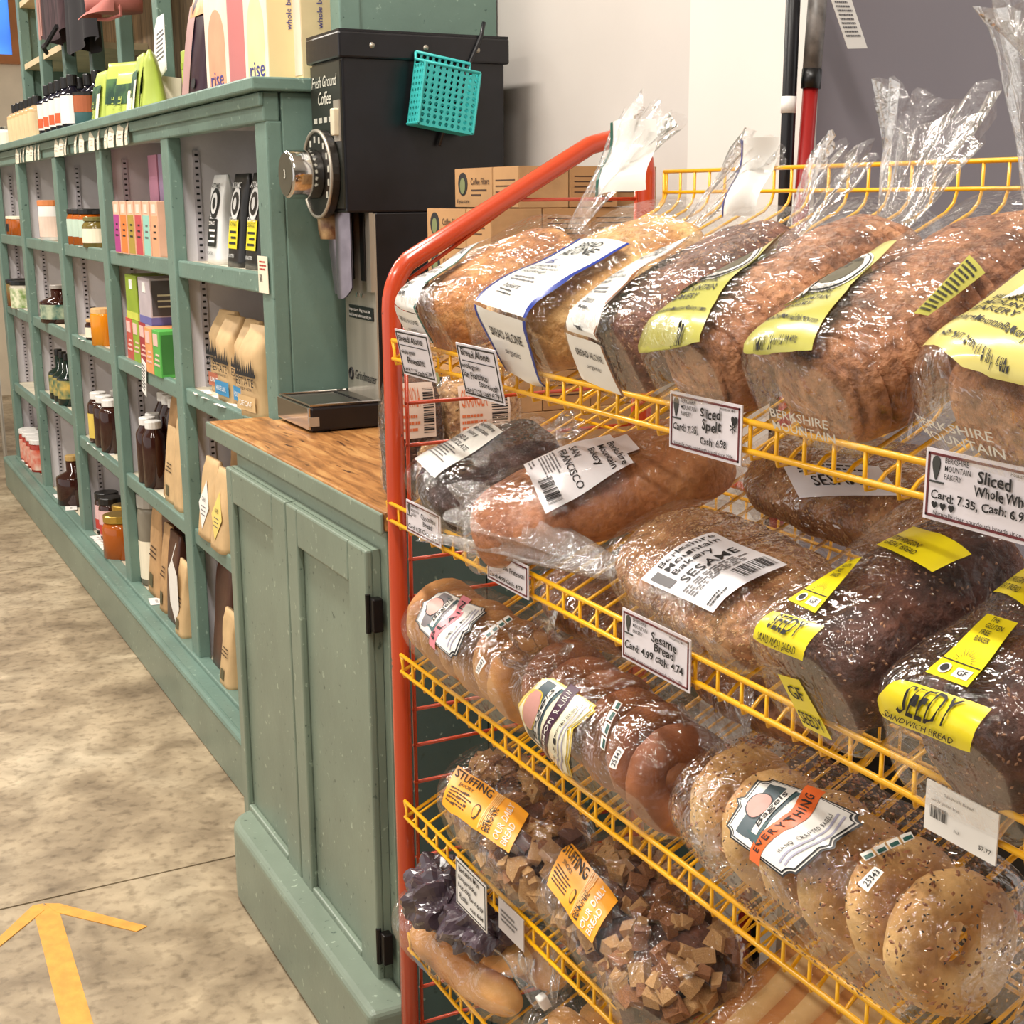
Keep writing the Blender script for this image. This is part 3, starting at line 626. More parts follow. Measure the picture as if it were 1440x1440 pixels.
seeds(BS['ses1'], mbo(BS['ses1'].bread), 3400, 1, ses_m); seeds(BS['ses2'], mbo(BS['ses2'].bread), 3000, 2, ses_m)
seeds(BS['grain'], mbo(BS['grain'].bread), 1500, 3, oat_m, .002, 'grain_flakes')
for kk in ('seedy1', 'seedy2'): seeds(BS[kk], mbo(BS[kk].bread), 420, 4, oat_m, .0017, 'bread_seeds')
inn = MB(); inn.v = [(v[0]*.97, v[1]*.98, v[2]*.98) for v in BS['every'].film.v]; inn.f = BS['every'].film.f
seeds(BS['every'], inn, 750, 5, poppy, .0013, 'poppy_seeds'); seeds(BS['every'], inn, 800, 6, ses_m, .0017); seeds(BS['every'], inn, 500, 7, mat('onion_flake', (150, 92, 52), .6, var=.3, scale=60), .0024, 'onion_flakes', .3)
# gathered bag ends
def tl(b, neck, d, ln, r0, r1, m=None, label=None, **k): return obj('bag_tail', tail(neck, d, ln, r0, r1, **k), m or clear_soft, b.T, smooth=True, label=label)
tl(BS['peasant'], (.11, -.02, .07), (.75, -.35, .55), .17, .014, .062, seed=1, flat=.5)
tl(BS['sf_alone'], (.128, .0, .06), (.75, -.55, .5), .12, .012, .05, seed=2)
tl(BS['grain'], (.12, .0, .06), (.8, -.2, .6), .10, .012, .045, seed=3)
tl(BS['spelt1'], (.126, .01, .06), (.7, -.05, .66), .12, .016, .075, seed=4)
tl(BS['spelt2'], (.12, -.02, .08), (.5, -.1, .85), .15, .018, .10, seed=5, flat=.7)
tl(BS['wheat'], (.10, .03, .10), (.45, .3, .9), .16, .02, .11, seed=6, flat=.7)
tl(BS['ses1'], (-.045, .135, .04), (-.10, 1, .04), .27, .016, .055, m=tail_film, seed=7, flat=.6, pleats=6, n=72, rings=14)
tl(BS['choc'], (.088, -.02, .05), (.8, -.5, .25), .04, .016, .03, seed=8)
tl(BS['plain'], (.01, -.155, .085), (-.25, -.6, .75), .06, .014, .04, seed=10, flat=.8)
tl(BS['every'], (.03, .17, .06), (.25, .6, .6), .07, .014, .04, seed=11)
tl(BS['every'], (.01, -.165, .05), (.55, -.75, .05), .085, .05, .06, seed=31, flat=.9, pleats=3)
tl(BS['cinn'], (-.03, -.17, .05), (.1, -1, .1), .08, .02, .05, seed=12)
pur = mat('dark_purple_film', (84, 70, 80), .18, var=.3, scale=14, bump=.6, bscale=22, coat=.6)
for q_, (o_, L_, W_2, H_2, yw) in enumerate((((-.012, .045, .088), .105, .085, .075, 1.2), ((.0, -.045, .085), .11, .08, .06, 1.7))):
    obj('bag_top', blob(L_, W_2, H_2, yw, 2.4, 2.2, .018, 60, 3+q_, 34, 36, off=o_), pur, BS['rolls1'].T, smooth=False, label='dark purple gathered bag top')
tl(BS['rolls2'], (.0, .12, .10), (.3, .4, .7), .06, .014, .04, seed=14)
obj('clip', MB().box(-.006, .006, .112, .124, .10, .118), paper, BS['rolls2'].T, bevel=.002); obj('clip', MB().box(-.012, .0, .118, .130, .094, .11), paper, BS['rolls1'].T, bevel=.002)
# ================================================================== COFFEE GRINDER ON THE COUNTER
GX, GY, GZ = .94, 2.50, .935
gr = thing('coffee_grinder', 'tall black and steel coffee grinder with round dial on the counter', 'grinder', (GX, GY, GZ))
def G(x0, x1, y0, y1, z0, z1): return MB().box(x0-GX, x1-GX, y0-GY, y1-GY, z0-GZ, z1-GZ)
g_front = mat('grinder_front_plate', (44, 46, 40), .35, var=.15)
head = obj('head', G(.942, 1.282, 2.502, 2.672, 1.352, 1.652), black_m, gr, bevel=.004)
hop = obj('hopper_lid', G(.934, 1.290, 2.494, 2.680, 1.634, 1.682), black_m, gr, bevel=.004)
obj('lid_edge', G(.936, 1.288, 2.496, 2.678, 1.6815, 1.686), black_m, hop)
for x in (1.0, 1.11, 1.22): obj('rivet', MB().lathe([(.0055, 0), (.004, .003), (.001, .004)], 10, (x-GX, -.0065, 1.658-GZ), 'y'), steel, hop, smooth=True)
fp = obj('front_plate', G(.938, .942, 2.506, 2.668, 1.36, 1.63), g_front, gr)
obj('switch', G(.925, .938, 2.512, 2.532, 1.495, 1.545), mat('cream_switch', (226, 214, 186), .4), fp, bevel=.003)
obj('switch_plate', G(.935, .9385, 2.507, 2.538, 1.485, 1.56), steel, fp)
rN, uN = (0, -1, 0), (0, 0, 1)
for s_, z, sz in (('Fresh Ground', 1.588, .030), ('Coffee', 1.556, .034)):
    lettering(fp, s_, mat('silver_print', (206, 204, 190), .4), (.9375-GX, 2.59-GY, z-GZ), rN, uN, sz, 'C', shear=.35, width=.14 if 'Fresh' in s_ else .072)
for j in range(4): obj('fine_print', G(.9372, .9378, 2.655-.028*j-.018, 2.655-.028*j, 1.522, 1.532), mat('silver_print', (0, 0, 0)), fp)
dz, dy = 1.425, 2.598
dl = obj('dial_plate', MB().lathe([(.083, 0), (.083, .016), (.078, .019), (.03, .02)], 40, (.92-GX, dy-GY, dz-GZ), 'x'), mat('dial_face', (46, 42, 38), .3, .3), gr, smooth=False)
obj('dial_rim', MB().tube([(.919-GX, dy-GY+.082*math.cos(a*math.pi/20), dz-GZ+.082*math.sin(a*math.pi/20)) for a in range(40)], .0035, 8, closed=True), steel, dl, smooth=True)
for a in range(9):
    q_ = math.radians(40+a*22); cy_, cz_ = dy-GY+.066*math.cos(q_), dz-GZ+.066*math.sin(q_)
    obj('dial_mark', MB().box(.9185-GX, .9195-GX, cy_-.004, cy_+.004, cz_-.006, cz_+.006), mat('silver_print', (0, 0, 0)), dl)
kb = obj('knob', MB().lathe([(.044, -.0), (.046, .004), (.047, .06), (.042, .066), (.036, .066)], 36, (.856-GX, dy-GY, dz-GZ), 'x'), chrome, gr, smooth=True)
obj('knob_face', MB().lathe([(.0405, 0), (.0405, .002)], 36, (.8542-GX, dy-GY, dz-GZ), 'x'), mat('knob_face', (92, 90, 78), .3, .4), kb)
lettering(kb, '3', mat('silver_print', (0, 0, 0)), (.8535-GX, dy-GY+.006, dz-GZ-.008), rN, uN, .026)
cl = obj('column', G(1.0, 1.28, 2.502, 2.672, .935, 1.352), black_m, gr, bevel=.003)
obj('column_front', G(.9965, 1.0, 2.502, 2.672, .985, 1.35), steel, cl)
for y0, y1, mm in ((2.53, 2.553, mat('dark_channel', (40, 38, 36), .4, .5)), (2.612, 2.634, mat('dark_channel', (0, 0, 0)))): obj('channel', G(.985, .9965, y0, y1, 1.22, 1.352), mm, cl, bevel=.002)
obj('upper_plate', G(.988, .9965, 2.504, 2.528, 1.2, 1.352), steel, cl)
for y in (2.575, 2.60): obj('screw', MB().lathe([(.005, 0), (.004, .003)], 10, (.9935-GX, y-GY, 1.19-GZ), 'x'), chrome, cl)
wl = obj('warning_label', G(.9945, .9964, 2.515, 2.648, 1.142, 1.168), blackp, cl)
lettering(wl, 'Important:  Bag must be', paper, (.9943-GX, 2.645-GY, 1.157-GZ), rN, uN, .009, width=.115)
lettering(wl, 'held firmly before turning on', paper, (.9943-GX, 2.645-GY, 1.146-GZ), rN, uN, .009, width=.12)
lettering(cl, 'Grindmaster', ink, (.996-GX, 2.628-GY, 1.018-GZ), rN, uN, .026, width=.118)
obj('logo', MB().tube([(.9955-GX, 2.648-GY+.010*math.cos(a*.4488), 1.026-GZ+.011*math.sin(a*.4488)) for a in range(14)], .0025, 6, closed=True), ink, cl)
# chute flap, bag clamp, tray
def flap(y0, y1, z0, z1, x, m_, lab, tw=0):
    def f(u, v):
        y = y0+(y1-y0)*u; z = z1+(z0-z1)*v; e = abs(u-.5)*2
        zz = z+(z1-z0)*.14*(e**3)*(v**3)
        return (x-GX-.012*(1-e*e)+tw*v, y-GY, zz-GZ)
    a = MB().grid(f, 10, 14); b_ = MB().grid(lambda u, v: tuple(Vector(f(u, v))+Vector((.003, 0, 0))), 10, 14)
    return obj('chute_flap', a.add(b_.v, [g[::-1] for g in b_.f]), m_, gr, smooth=True, label=lab)
mauve = mat('mauve_worn_metal', (150, 142, 152), .3, .75, var=.15, scale=25)
flap(2.522, 2.60, 1.186, 1.352, .955, mauve, 'grey metal chute flap')
flap(2.60, 2.672, 1.19, 1.30, .966, mauve, 'grey metal chute flap', .01)
obj('chute', MB().lathe([(.03, 1.30), (.034, 1.32), (.035, 1.35)], 18, (.965-GX, 2.632-GY, -GZ)), mat('coffee_stained_plastic', (216, 184, 138), .4, var=.3, scale=30, col2=(110, 66, 36)), gr, smooth=True)
ty = obj('tray', G(.85, 1.27, 2.49, 2.684, .938, .984), black_m, gr, bevel=.004)
obj('tray_front', G(.845, .851, 2.492, 2.684, .941, .985), chrome, ty, bevel=.002)
obj('tray_corner', G(.8455, .866, 2.4885, 2.4925, .948, .966), steel, ty)
obj('tray_pan', G(.856, .996, 2.498, 2.678, .9842, .9862), mat('tray_pan_metal', (120, 112, 104), .3, .8, var=.2), ty)
obj('tray_lip', MB().tube([(.997-GX, 2.496-GY, .988-GZ), (.852-GX, 2.496-GY, .988-GZ), (.852-GX, 2.68-GY, .988-GZ), (.997-GX, 2.68-GY, .988-GZ)], .0028, 6), chrome, ty)
for j in range(12): obj('perforation', MB().lathe([(.0045, 0), (.0042, .0016)], 8, (.965-GX, 2.51-GY+j*.014, .9862-GZ)), blackp, ty)
for x in (.88, 1.24): 
    for y in (2.51, 2.66): obj('foot', MB().lathe([(.012, -.0), (.012, .004)], 10, (x-GX, y-GY, 0)), blackp, gr)

# teal perforated basket hanging on the side of the grinder
tq = mat('turquoise_plastic', (64, 190, 188), .38, var=.06)
bk = thing('hanging_basket', 'turquoise perforated plastic basket hanging on the grinder side', 'basket', (1.122, 2.487, 1.508), (0, math.radians(9), 0))
def perf(w_, h_, nx, ny, th=.0025, r=.36):
    """perforated plate in the x-z plane with round holes"""
    mb = MB(); cw, ch = w_/nx, h_/ny; n = 12
    for i in range(nx):
        for j in range(ny):
            cx, cz = (i+.5)*cw, (j+.5)*ch; sh_ = 0
            sq = [(cw/2, 0), (cw/2, ch/4), (cw/2, ch/2), (0, ch/2), (-cw/4, ch/2), (-cw/2, ch/2), (-cw/2, 0), (-cw/2, -ch/4), (-cw/2, -ch/2), (0, -ch/2), (cw/4, -ch/2), (cw/2, -ch/2)]
            ci = [(math.atan2(b, a)) for a, b in sq]; rr = r*min(cw, ch)
            ho = [(rr*math.cos(a), rr*math.sin(a)) for a in ci]
            vs = [(cx+a, 0, cz+b) for a, b in sq]+[(cx+a, 0, cz+b) for a, b in ho]+[(cx+a, th, cz+b) for a, b in ho]+[(cx+a, th, cz+b) for a, b in sq]
            fs = []
            for k in range(n): k2 = (k+1) % n; fs += [(k, k2, n+k2, n+k), (n+k, n+k2, 2*n+k2, 2*n+k), (2*n+k, 2*n+k2, 3*n+k2, 3*n+k)]
            mb.add(vs, fs)
    return mb
def xf(mb, M): mb.v = [tuple(M @ Vector(v)) for v in mb.v]; return mb
W_, D_, Hh = .115, .052, .112
xf_ = lambda mb, x, y, z, rz=0: xf(mb, Matrix.Translation((x, y, z)) @ Matrix.Rotation(rz, 4, 'Z'))
obj('front_wall', xf_(perf(W_, Hh, 9, 10), -W_/2, -D_, 0), tq, bk)
obj('back_wall', xf_(perf(W_, Hh+.022, 9, 11), -W_/2, 0, 0), tq, bk)
obj('side_wall', xf_(perf(D_, Hh, 4, 10), -W_/2, 0, 0, -math.pi/2), tq, bk); obj('side_wall', xf_(perf(D_, Hh, 4, 10), W_/2, 0, 0, -math.pi/2), tq, bk)
obj('bottom', MB().box(-W_/2, W_/2, -D_, 0, -.003, 0), tq, bk)
obj('rim', MB().tube([(-W_/2, 0, Hh+.022), (-W_/2, -.004, Hh+.008), (-W_/2, -D_, Hh), (W_/2, -D_, Hh), (W_/2, -.004, Hh+.008), (W_/2, 0, Hh+.022), (-W_/2, 0, Hh+.022)], .003, 6), tq, bk, smooth=True)
for x in (-W_/2, W_/2): obj('corner_rib', MB().tube([(x, -D_, 0), (x, -D_, Hh)], .0028, 6).tube([(x, -D_, 0), (x, 0, 0)], .0028, 6), tq, bk)
br = thing('basket_hook', 'thin black rod hook leaning on the grinder behind the turquoise basket', 'hook', (1.145, 2.491, 1.50))
obj('rod', MB().tube([(-.012, .0, -.022), (.02, .0, .06), (.082, .0, .185), (.088, .0, .21)], .0042, 8), black_m, br, smooth=True)

# ================================================================== FILTER BOXES, GRANOLA BAGS BEHIND THE RACK END
fb = [kraft, mat('kraft_box_face', (184, 140, 92), .65, var=.1, scale=12)]
BH = .0640
def filter_stack():
    lay = 0; z = 1.427-BH
    while z > 1.0:
        xs = 1.0 if lay == 0 else .952
        yl = 2.136 if lay == 0 else 2.146
        cols = [(xs, 1.995, .088, yl-1.995, 'L'), (xs, 1.905, .088, .088, 'T')]
        x = xs+.09
        while x+.088 < 1.30:
            if not (lay == 0 and len(cols) == 3): cols.append((x, 1.905+(.004 if len(cols) % 2 else 0), .088, .20, 'Y'))
            else: cols.append((x, 1.93, .088, .17, 'Y'))
            x += .09
        for c in cols: one_box(c, z)
        lay += 1; z -= BH
    return z+BH
def one_box(c, z):
    x, y, w_, d_, kind = c
    t = thing('filter_box', {'L': 'kraft coffee filter box with oval leaf emblem in the stack behind the rack', 'T': 'short kraft filter box with small print beside the emblem boxes', 'Y': 'long kraft filter box seen end-on in the stack behind the rack'}[kind], 'box', (x, y, z), group={'L': 'emblem filter boxes', 'T': 'short filter boxes', 'Y': 'end-on filter boxes'}[kind])
    h_ = BH-.0008
    obj('carton', MB().box(0, w_, 0, d_, 0, h_), fb[0], t, bevel=.001); obj('flap_seam', MB().box(0, w_, 0, d_, h_-.0005, h_), fb[1], t)
    br_ = mat('brown_ink', (70, 44, 26), .6)
    if kind == 'L':
        obj('front_panel', MB().box(-.0008, 0, .001, d_-.001, .001, h_-.001), fb[1], t)
        obj('emblem', MB().prism([(d_-.032+.018*math.cos(a*.449), h_*.60+.019*math.sin(a*.449)) for a in range(14)], 0, -.0014, -.0008), ink, t)
        obj('emblem_leaf', MB().prism([(d_-.032+.010*math.cos(a*.449), h_*.55+.013*math.sin(a*.449)) for a in range(14)], 0, -.002, -.0014), mat('leaf_green', (120, 128, 84), .6), t)
        lettering(t, 'if you care', ink, (-.0009, d_-.008, h_*.12), (0, -1, 0), (0, 0, 1), .009, width=.048); lettering(t, 'Coffee Filters', br_, (-.0009, d_-.062, h_*.58), (0, -1, 0), (0, 0, 1), .015, width=.068)
        for j in range(2): obj('fine_print', MB().box(-.0013, -.0008, d_-.12+.02*j, d_-.064, h_*(.42-.12*j), h_*(.46-.12*j)), br_, t)
    elif kind == 'T':
        obj('front_panel', MB().box(-.0008, 0, .001, d_-.001, .001, h_-.001), fb[1], t)
        for j in range(3): obj('fine_print', MB().box(-.0013, -.0008, .012+.01*j, d_-.01, h_*.66-j*.009, h_*.66-j*.009+.0018), br_, t)
    else:
        obj('front_panel', MB().box(.001, w_-.001, -.0008, 0, .001, h_-.001), fb[1], t)
        for j in range(4): obj('fine_print', MB().box(.008, w_-.014-.006*(j % 3), -.0013, -.0008, h_*.74-j*.008, h_*.74-j*.008+.0016), br_, t)
        if int(x*100) % 2: obj('stamp', MB().box(w_-.03, w_-.01, -.0013, -.0008, .008, .018), br_, t)
zlast = filter_stack()
sup = thing('carton', 'low brown carton under the coffee filter boxes', 'carton', (.95, 1.905, .935)); obj('body', MB().box(0, .36, 0, .24, .0003, zlast-.9355), kraft, sup, bevel=.002); obj('tape', MB().box(-.0006, 0, .09, .14, .001, zlast-.9365), kraft_l, sup)

gm = [mat('granola_dark', (96, 64, 44), .7, var=.5, scale=120, col2=(40, 24, 18), bump=1, bscale=120), mat('granola_oat', (196, 156, 108), .7, var=.5, scale=120, col2=(128, 88, 56), bump=1, bscale=120)]
lab_o = mat('granola_label_orange', (226, 120, 70), .5); lab_w = mat('granola_label_cream', (240, 222, 206), .5)
def granola(x, y, z, w_, d_, h_, dark, label, lean=0, lab=True):
    t = thing('granola_bag', label, 'granola', (x, y, z), (0, 0, lean), 'granola bags by the rack end')
    mb = blob(w_, d_, h_, 0, 5, 3, .004, 30, x*10, 20, 20, dome=.1)
    m_ = gm[0 if dark else 1]; inner = MB(); inner.v = [(a*.93, b*.93, .002+c*.93) for a, b, c in mb.v]; inner.f = mb.f
    obj('granola', inner, m_, t, smooth=True)
    rb = Bag(); rb.T = t; seeds(rb, inner, 170, int(x*100), mat('oat_flake', (206, 168, 116), .6, var=.4, scale=90) if not dark else mat('dark_flake', (128, 84, 54), .6, var=.5, scale=90), .0035, 'oat_flakes')
    obj('plastic_bag', mb, clear, t, smooth=True)
    if lab:
        q_ = [(-w_*.34, -d_*.52, h_*.50), (w_*.28, -d_*.52, h_*.50), (w_*.28, -d_*.52, h_*.92), (-w_*.34, -d_*.52, h_*.92)]
        bv = bvh_of(mb); BC[id(bv)] = Vector((0, 0, h_*.4))
        decal(t, bv, q_, lab_w, 'label', 8, 6, .001); decal_text(t, bv, q_, 'GRANOLA', lab_o, (.04, .56, .55, .92), .0016); ruled(t, bv, q_, (.04, .56, .1, .45), 3, lab_o, .0016)
        barcode(t, bv, q_, (.64, .95, .08, .92), ink, eps=.0016, vert=True)
    return t
granola(.895, 1.845, .936, .135, .07, .19, False, 'pale oat granola bag with orange label behind the rack end bars')
granola(.785, 1.845, .936, .09, .07, .20, True, 'dark granola bag standing against the rack end bars')
granola(.80, 1.79, .936, .06, .03, .10, False, 'small pale snack bag in front of the granola bags', lab=False)

grey_print = mat('grey_ink', (104, 102, 104), .5)
# ================================================================== BROOM CORNER AND BLACK BIN BEHIND THE RACK
bm = thing('floor_tool', 'red and black long-handled tool leaning in the wall corner', 'broom', (1.240, 1.49, 0))
redp = mat('red_pole_paint', (150, 30, 28), .3, var=.1)
ps = lambda z: (.0+.05*(z-1.42), .03, z)
obj('handle', MB().tube([ps(.05), ps(1.52)], .0105, 12), redp, bm, smooth=True)
obj('sleeve', MB().tube([ps(1.52), ps(1.545)], .0135, 12), blackp, bm, smooth=True)
obj('label_wrap', MB().tube([ps(1.545), ps(1.66)], .0128, 12), mat('grey_label', (128, 122, 118), .4, var=.3, scale=60), bm, smooth=True)
obj('handle', MB().tube([ps(1.66), ps(2.1)], .0105, 12), redp, bm, smooth=True)
obj('head', MB().box(-.10, .0, .01, .05, 0, .08), blackp, bm, bevel=.006)
b2 = thing('floor_pole', 'black pole with white band standing in the wall corner', 'pole', (1.221, 1.535, 0))
obj('pole', MB().tube([(-.008, 0, 0), (.0, 0, 1.42), (.003, 0, 2.1)], .0098, 12), black_m, b2, smooth=True); obj('band', MB().tube([(-.0005, 0, 1.488), (.0, 0, 1.51)], .0104, 12), paper, b2, smooth=True)
ht = thing('hang_tag', 'long white printed tag hanging from the red tool handle', 'tag', (1.255, 1.49, 1.655))
qd = [(.026, 0, -.085), (.06, 0, -.083), (-.01, 0, .05), (-.046, 0, .05)]
obj('card', MB().add([Vector(p)+Vector((0, k, 0)) for k in (0, .0008) for p in qd], [(0, 1, 2, 3), (7, 6, 5, 4), (0, 4, 5, 1), (1, 5, 6, 2), (2, 6, 7, 3), (3, 7, 4, 0)]), paper, ht)
ruled(ht, None, [(p[0], -.0006, p[2]) for p in qd], (.12, .88, .1, .95), 22, grey_print)
bn = thing('black_bin', 'large black plastic bin standing behind the bread rack', 'bin', (1.52, 1.28, 0))
obj('body', MB().add([(sx*(.20+.02*k), sy*(.23+.02*k), k*.62) for k in (0, 1) for sx, sy in ((-1, -1), (1, -1), (1, 1), (-1, 1))], [(3, 2, 1, 0), (4, 5, 6, 7), (0, 1, 5, 4), (1, 2, 6, 5), (2, 3, 7, 6), (3, 0, 4, 7)]), blackp, bn, bevel=.02)
obj('lid', MB().box(-.23, .23, -.26, .26, .62, .66), mat('bin_lid', (24, 24, 28), .4), bn, bevel=.012); obj('handle', MB().box(-.245, -.23, -.06, .06, .55, .6), blackp, bn, bevel=.004)
# label corners on the bags (bottom-left, bottom-right, top-right, top-left), in each bag's own frame
LQ = {
  'peasant_top': [(-0.117, 0.06, 0.081), (-0.119, -0.023, 0.073), (0.026, 0.032, 0.098), (-0.007, 0.05, 0.122)],
  'peasant_front': [(-0.117, 0.054, 0.029), (-0.118, -0.027, 0.035), (-0.12, -0.021, 0.072), (-0.12, 0.06, 0.08)],
  'sfa_top': [(-0.123, 0.035, 0.098), (-0.125, -0.077, 0.088), (0.015, -0.074, 0.1), (0.006, 0.009, 0.107)],
  'sfa_front': [(-0.13, 0.012, 0.021), (-0.123, -0.057, 0.005), (-0.126, -0.076, 0.085), (-0.125, 0.034, 0.095)],
  'grain_top': [(-0.122, 0.042, 0.08), (-0.125, -0.021, 0.075), (0.029, 0.025, 0.104), (0.01, 0.059, 0.112)],
  'grain_front': [(-0.128, 0.054, 0.026), (-0.125, -0.024, 0.018), (-0.126, -0.021, 0.071), (-0.122, 0.047, 0.077)],
  'spelt1': [(-0.131, 0.052, 0.072), (-0.127, -0.042, 0.09), (0.048, 0.045, 0.103), (0.003, 0.056, 0.12)],
  'spelt2': [(-0.133, 0.051, 0.088), (-0.128, -0.026, 0.096), (0.02, 0.033, 0.108), (0.001, 0.061, 0.126)],
  'spelt2_front': [(-0.133, 0.047, 0.023), (-0.134, -0.03, 0.023), (-0.134, -0.036, 0.042), (-0.135, 0.041, 0.044)],
  'spelt2_side': [(-0.065, -0.065, 0.096), (-0.059, -0.071, 0.091), (0.006, -0.065, 0.092), (0.013, -0.047, 0.102)],
  'wheat': [(-0.112, 0.088, 0.099), (-0.136, -0.04, 0.094), (-0.064, -0.023, 0.116), (-0.024, 0.069, 0.111)],
  'wheat_front': [(-0.14, 0.079, 0.045), (-0.141, -0.002, 0.042), (-0.14, -0.002, 0.057), (-0.136, 0.083, 0.057)],
  'choc': [(-0.059, 0.077, 0.088), (-0.077, -0.032, 0.086), (0.027, -0.035, 0.093), (0.043, 0.067, 0.092)],
  'sanfran': [(-0.045, 0.069, 0.091), (-0.088, -0.043, 0.076), (0.013, -0.082, 0.089), (0.04, 0.004, 0.094)],
  'ses1': [(-0.065, -0.084, 0.068), (0.009, -0.102, 0.076), (0.011, 0.007, 0.081), (-0.063, 0.034, 0.067)],
  'ses2': [(-0.064, 0.011, 0.065), (-0.036, -0.102, 0.076), (-0.013, -0.049, 0.082), (-0.041, 0.058, 0.078)],
  'seedy1_front': [(-0.112, 0.037, 0.096), (-0.111, -0.021, 0.094), (-0.088, -0.027, 0.111), (-0.094, 0.026, 0.112)],
  'seedy1_mid': [(-0.079, 0.026, 0.113), (-0.081, -0.009, 0.113), (-0.012, 0.011, 0.115), (-0.02, 0.018, 0.115)],
  'seedy1_back': [(0.005, 0.013, 0.116), (0.002, -0.048, 0.109), (0.036, -0.054, 0.106), (0.041, 0.009, 0.112)],
  'seedy1_low': [(-0.111, 0.012, 0.018), (-0.112, -0.024, 0.02), (-0.113, -0.009, 0.073), (-0.113, 0.018, 0.069)],
  'seedy2_front': [(-0.104, 0.064, 0.078), (-0.113, -0.034, 0.088), (-0.092, -0.039, 0.109), (-0.101, 0.031, 0.112)],
  'seedy2_mid': [(-0.089, 0.02, 0.114), (-0.086, -0.014, 0.112), (-0.019, 0.002, 0.115), (-0.02, 0.028, 0.115)],
  'seedy2_back': [(0.014, 0.058, 0.103), (-0.003, 0.006, 0.113), (0.047, 0.017, 0.114), (0.052, 0.061, 0.108)],
  'plain': [(-0.057, -0.053, 0.09), (0.018, -0.027, 0.11), (0.005, 0.094, 0.11), (-0.052, 0.073, 0.101)],
  'cinn': [(-0.072, -0.008, 0.044), (-0.022, -0.038, 0.116), (-0.021, 0.078, 0.113), (-0.071, 0.103, 0.056)],
  'every': [(-0.06, -0.03, 0.104), (0.02, -0.045, 0.117), (0.003, 0.076, 0.118), (-0.057, 0.063, 0.105)],
  'every_date': [(-0.036, -0.098, 0.114), (-0.015, -0.094, 0.115), (-0.015, -0.084, 0.116), (-0.035, -0.086, 0.115)],
  'cinn_date': [(-0.061, -0.113, 0.101), (-0.045, -0.112, 0.111), (-0.045, -0.102, 0.113), (-0.063, -0.103, 0.101)],
  'plain_date': [(-0.053, -0.108, 0.091), (-0.041, -0.117, 0.103), (-0.038, -0.102, 0.105), (-0.053, -0.1, 0.092)],
  'every_icons': [(-0.016, -0.075, 0.115), (0.025, -0.089, 0.115), (0.029, -0.08, 0.116), (-0.013, -0.064, 0.115)],
  'cinn_icons': [(-0.055, -0.089, 0.107), (-0.005, -0.057, 0.119), (-0.005, -0.041, 0.118), (-0.054, -0.078, 0.107)],
  'plain_icons': [(-0.019, -0.084, 0.109), (0.021, -0.086, 0.113), (0.023, -0.067, 0.112), (-0.016, -0.068, 0.111)],
  'stuff1': [(-0.058, 0.068, 0.091), (-0.049, -0.106, 0.096), (0.002, -0.072, 0.1), (-0.009, 0.105, 0.102)],
  'stuff2': [(-0.047, 0.099, 0.098), (-0.061, -0.022, 0.099), (-0.012, -0.005, 0.108), (0.012, 0.149, 0.087)],
  'rolls1_print': [(-0.096, -0.002, 0.099), (-0.079, 0.057, 0.038), (-0.075, 0.039, 0.071), (-0.08, 0.066, 0.066)],
  'rolls2_print': [(-0.059, 0.163, 0.099), (-0.046, 0.151, 0.087), (-0.042, 0.155, 0.092), (-0.053, 0.166, 0.103)],
}
LQ['spelt1'][3] = (.044, .078, .045); LQ['spelt2'][3] = (.03, .084, .05)
LQ['rolls1_print'] = [(-.078, .060, .030), (-.078, .030, .030), (-.076, .030, .055), (-.076, .060, .055)]
LQ['rolls2_print'] = [(-.07, .09, .05), (-.07, .05, .05), (-.06, .05, .075), (-.06, .09, .075)]
wl_g = mat('glossy_white_print', (238, 236, 230), .25, var=.03, coat=.4); green_s = mat('dark_green_print', (18, 92, 78), .3); blue_s = mat('blue_print', (30, 56, 150), .3); brown_s = mat('brown_print', (140, 84, 40), .3)
olive = mat('olive_green_label', (182, 178, 84), .28, var=.05, coat=.5); olive_y = mat('yellow_green_label', (206, 194, 108), .28, var=.05, coat=.5)
lem = mat('lemon_yellow_print', (240, 222, 30), .3, var=.04, coat=.3); oran = mat('orange_label', (240, 160, 34), .35, var=.04); pale_o = mat('pale_orange_print', (250, 206, 128), .35)
sil = mat('silver_white_label', (228, 228, 222), .22, var=.04, coat=.5); mono = mat('mono_label_white', (236, 234, 238), .35, var=.02, coat=.2)
grey_ink = mat('grey_ink', (104, 102, 104), .5); white_ink = mat('white_print', (232, 228, 220), .4)
def sub(q, u0, u1, v0, v1): return [tuple(quadmap(q, u, v)) for u, v in ((u0, v0), (u1, v0), (u1, v1), (u0, v1))]
def band(b, q, u0, u1, v0, v1, m, name='stripe', nu=6, nv=16, eps=.0018): return decal(b.T, b.bv, sub(q, u0, u1, v0, v1), m, name, nu, nv, eps)
def ring_shape(n=28, k=.5): return [(.5+k*math.cos(2*math.pi*i/n), .5+k*math.sin(2*math.pi*i/n)) for i in range(n)]
def lab(b, key, m, **kw): return decal(b.T, b.bv, LQ[key], m, **kw)
def dt(b, key, s, m, box, **kw): return decal_text(b.T, b.bv, LQ[key] if isinstance(key, str) else key, s, m, box, **kw)
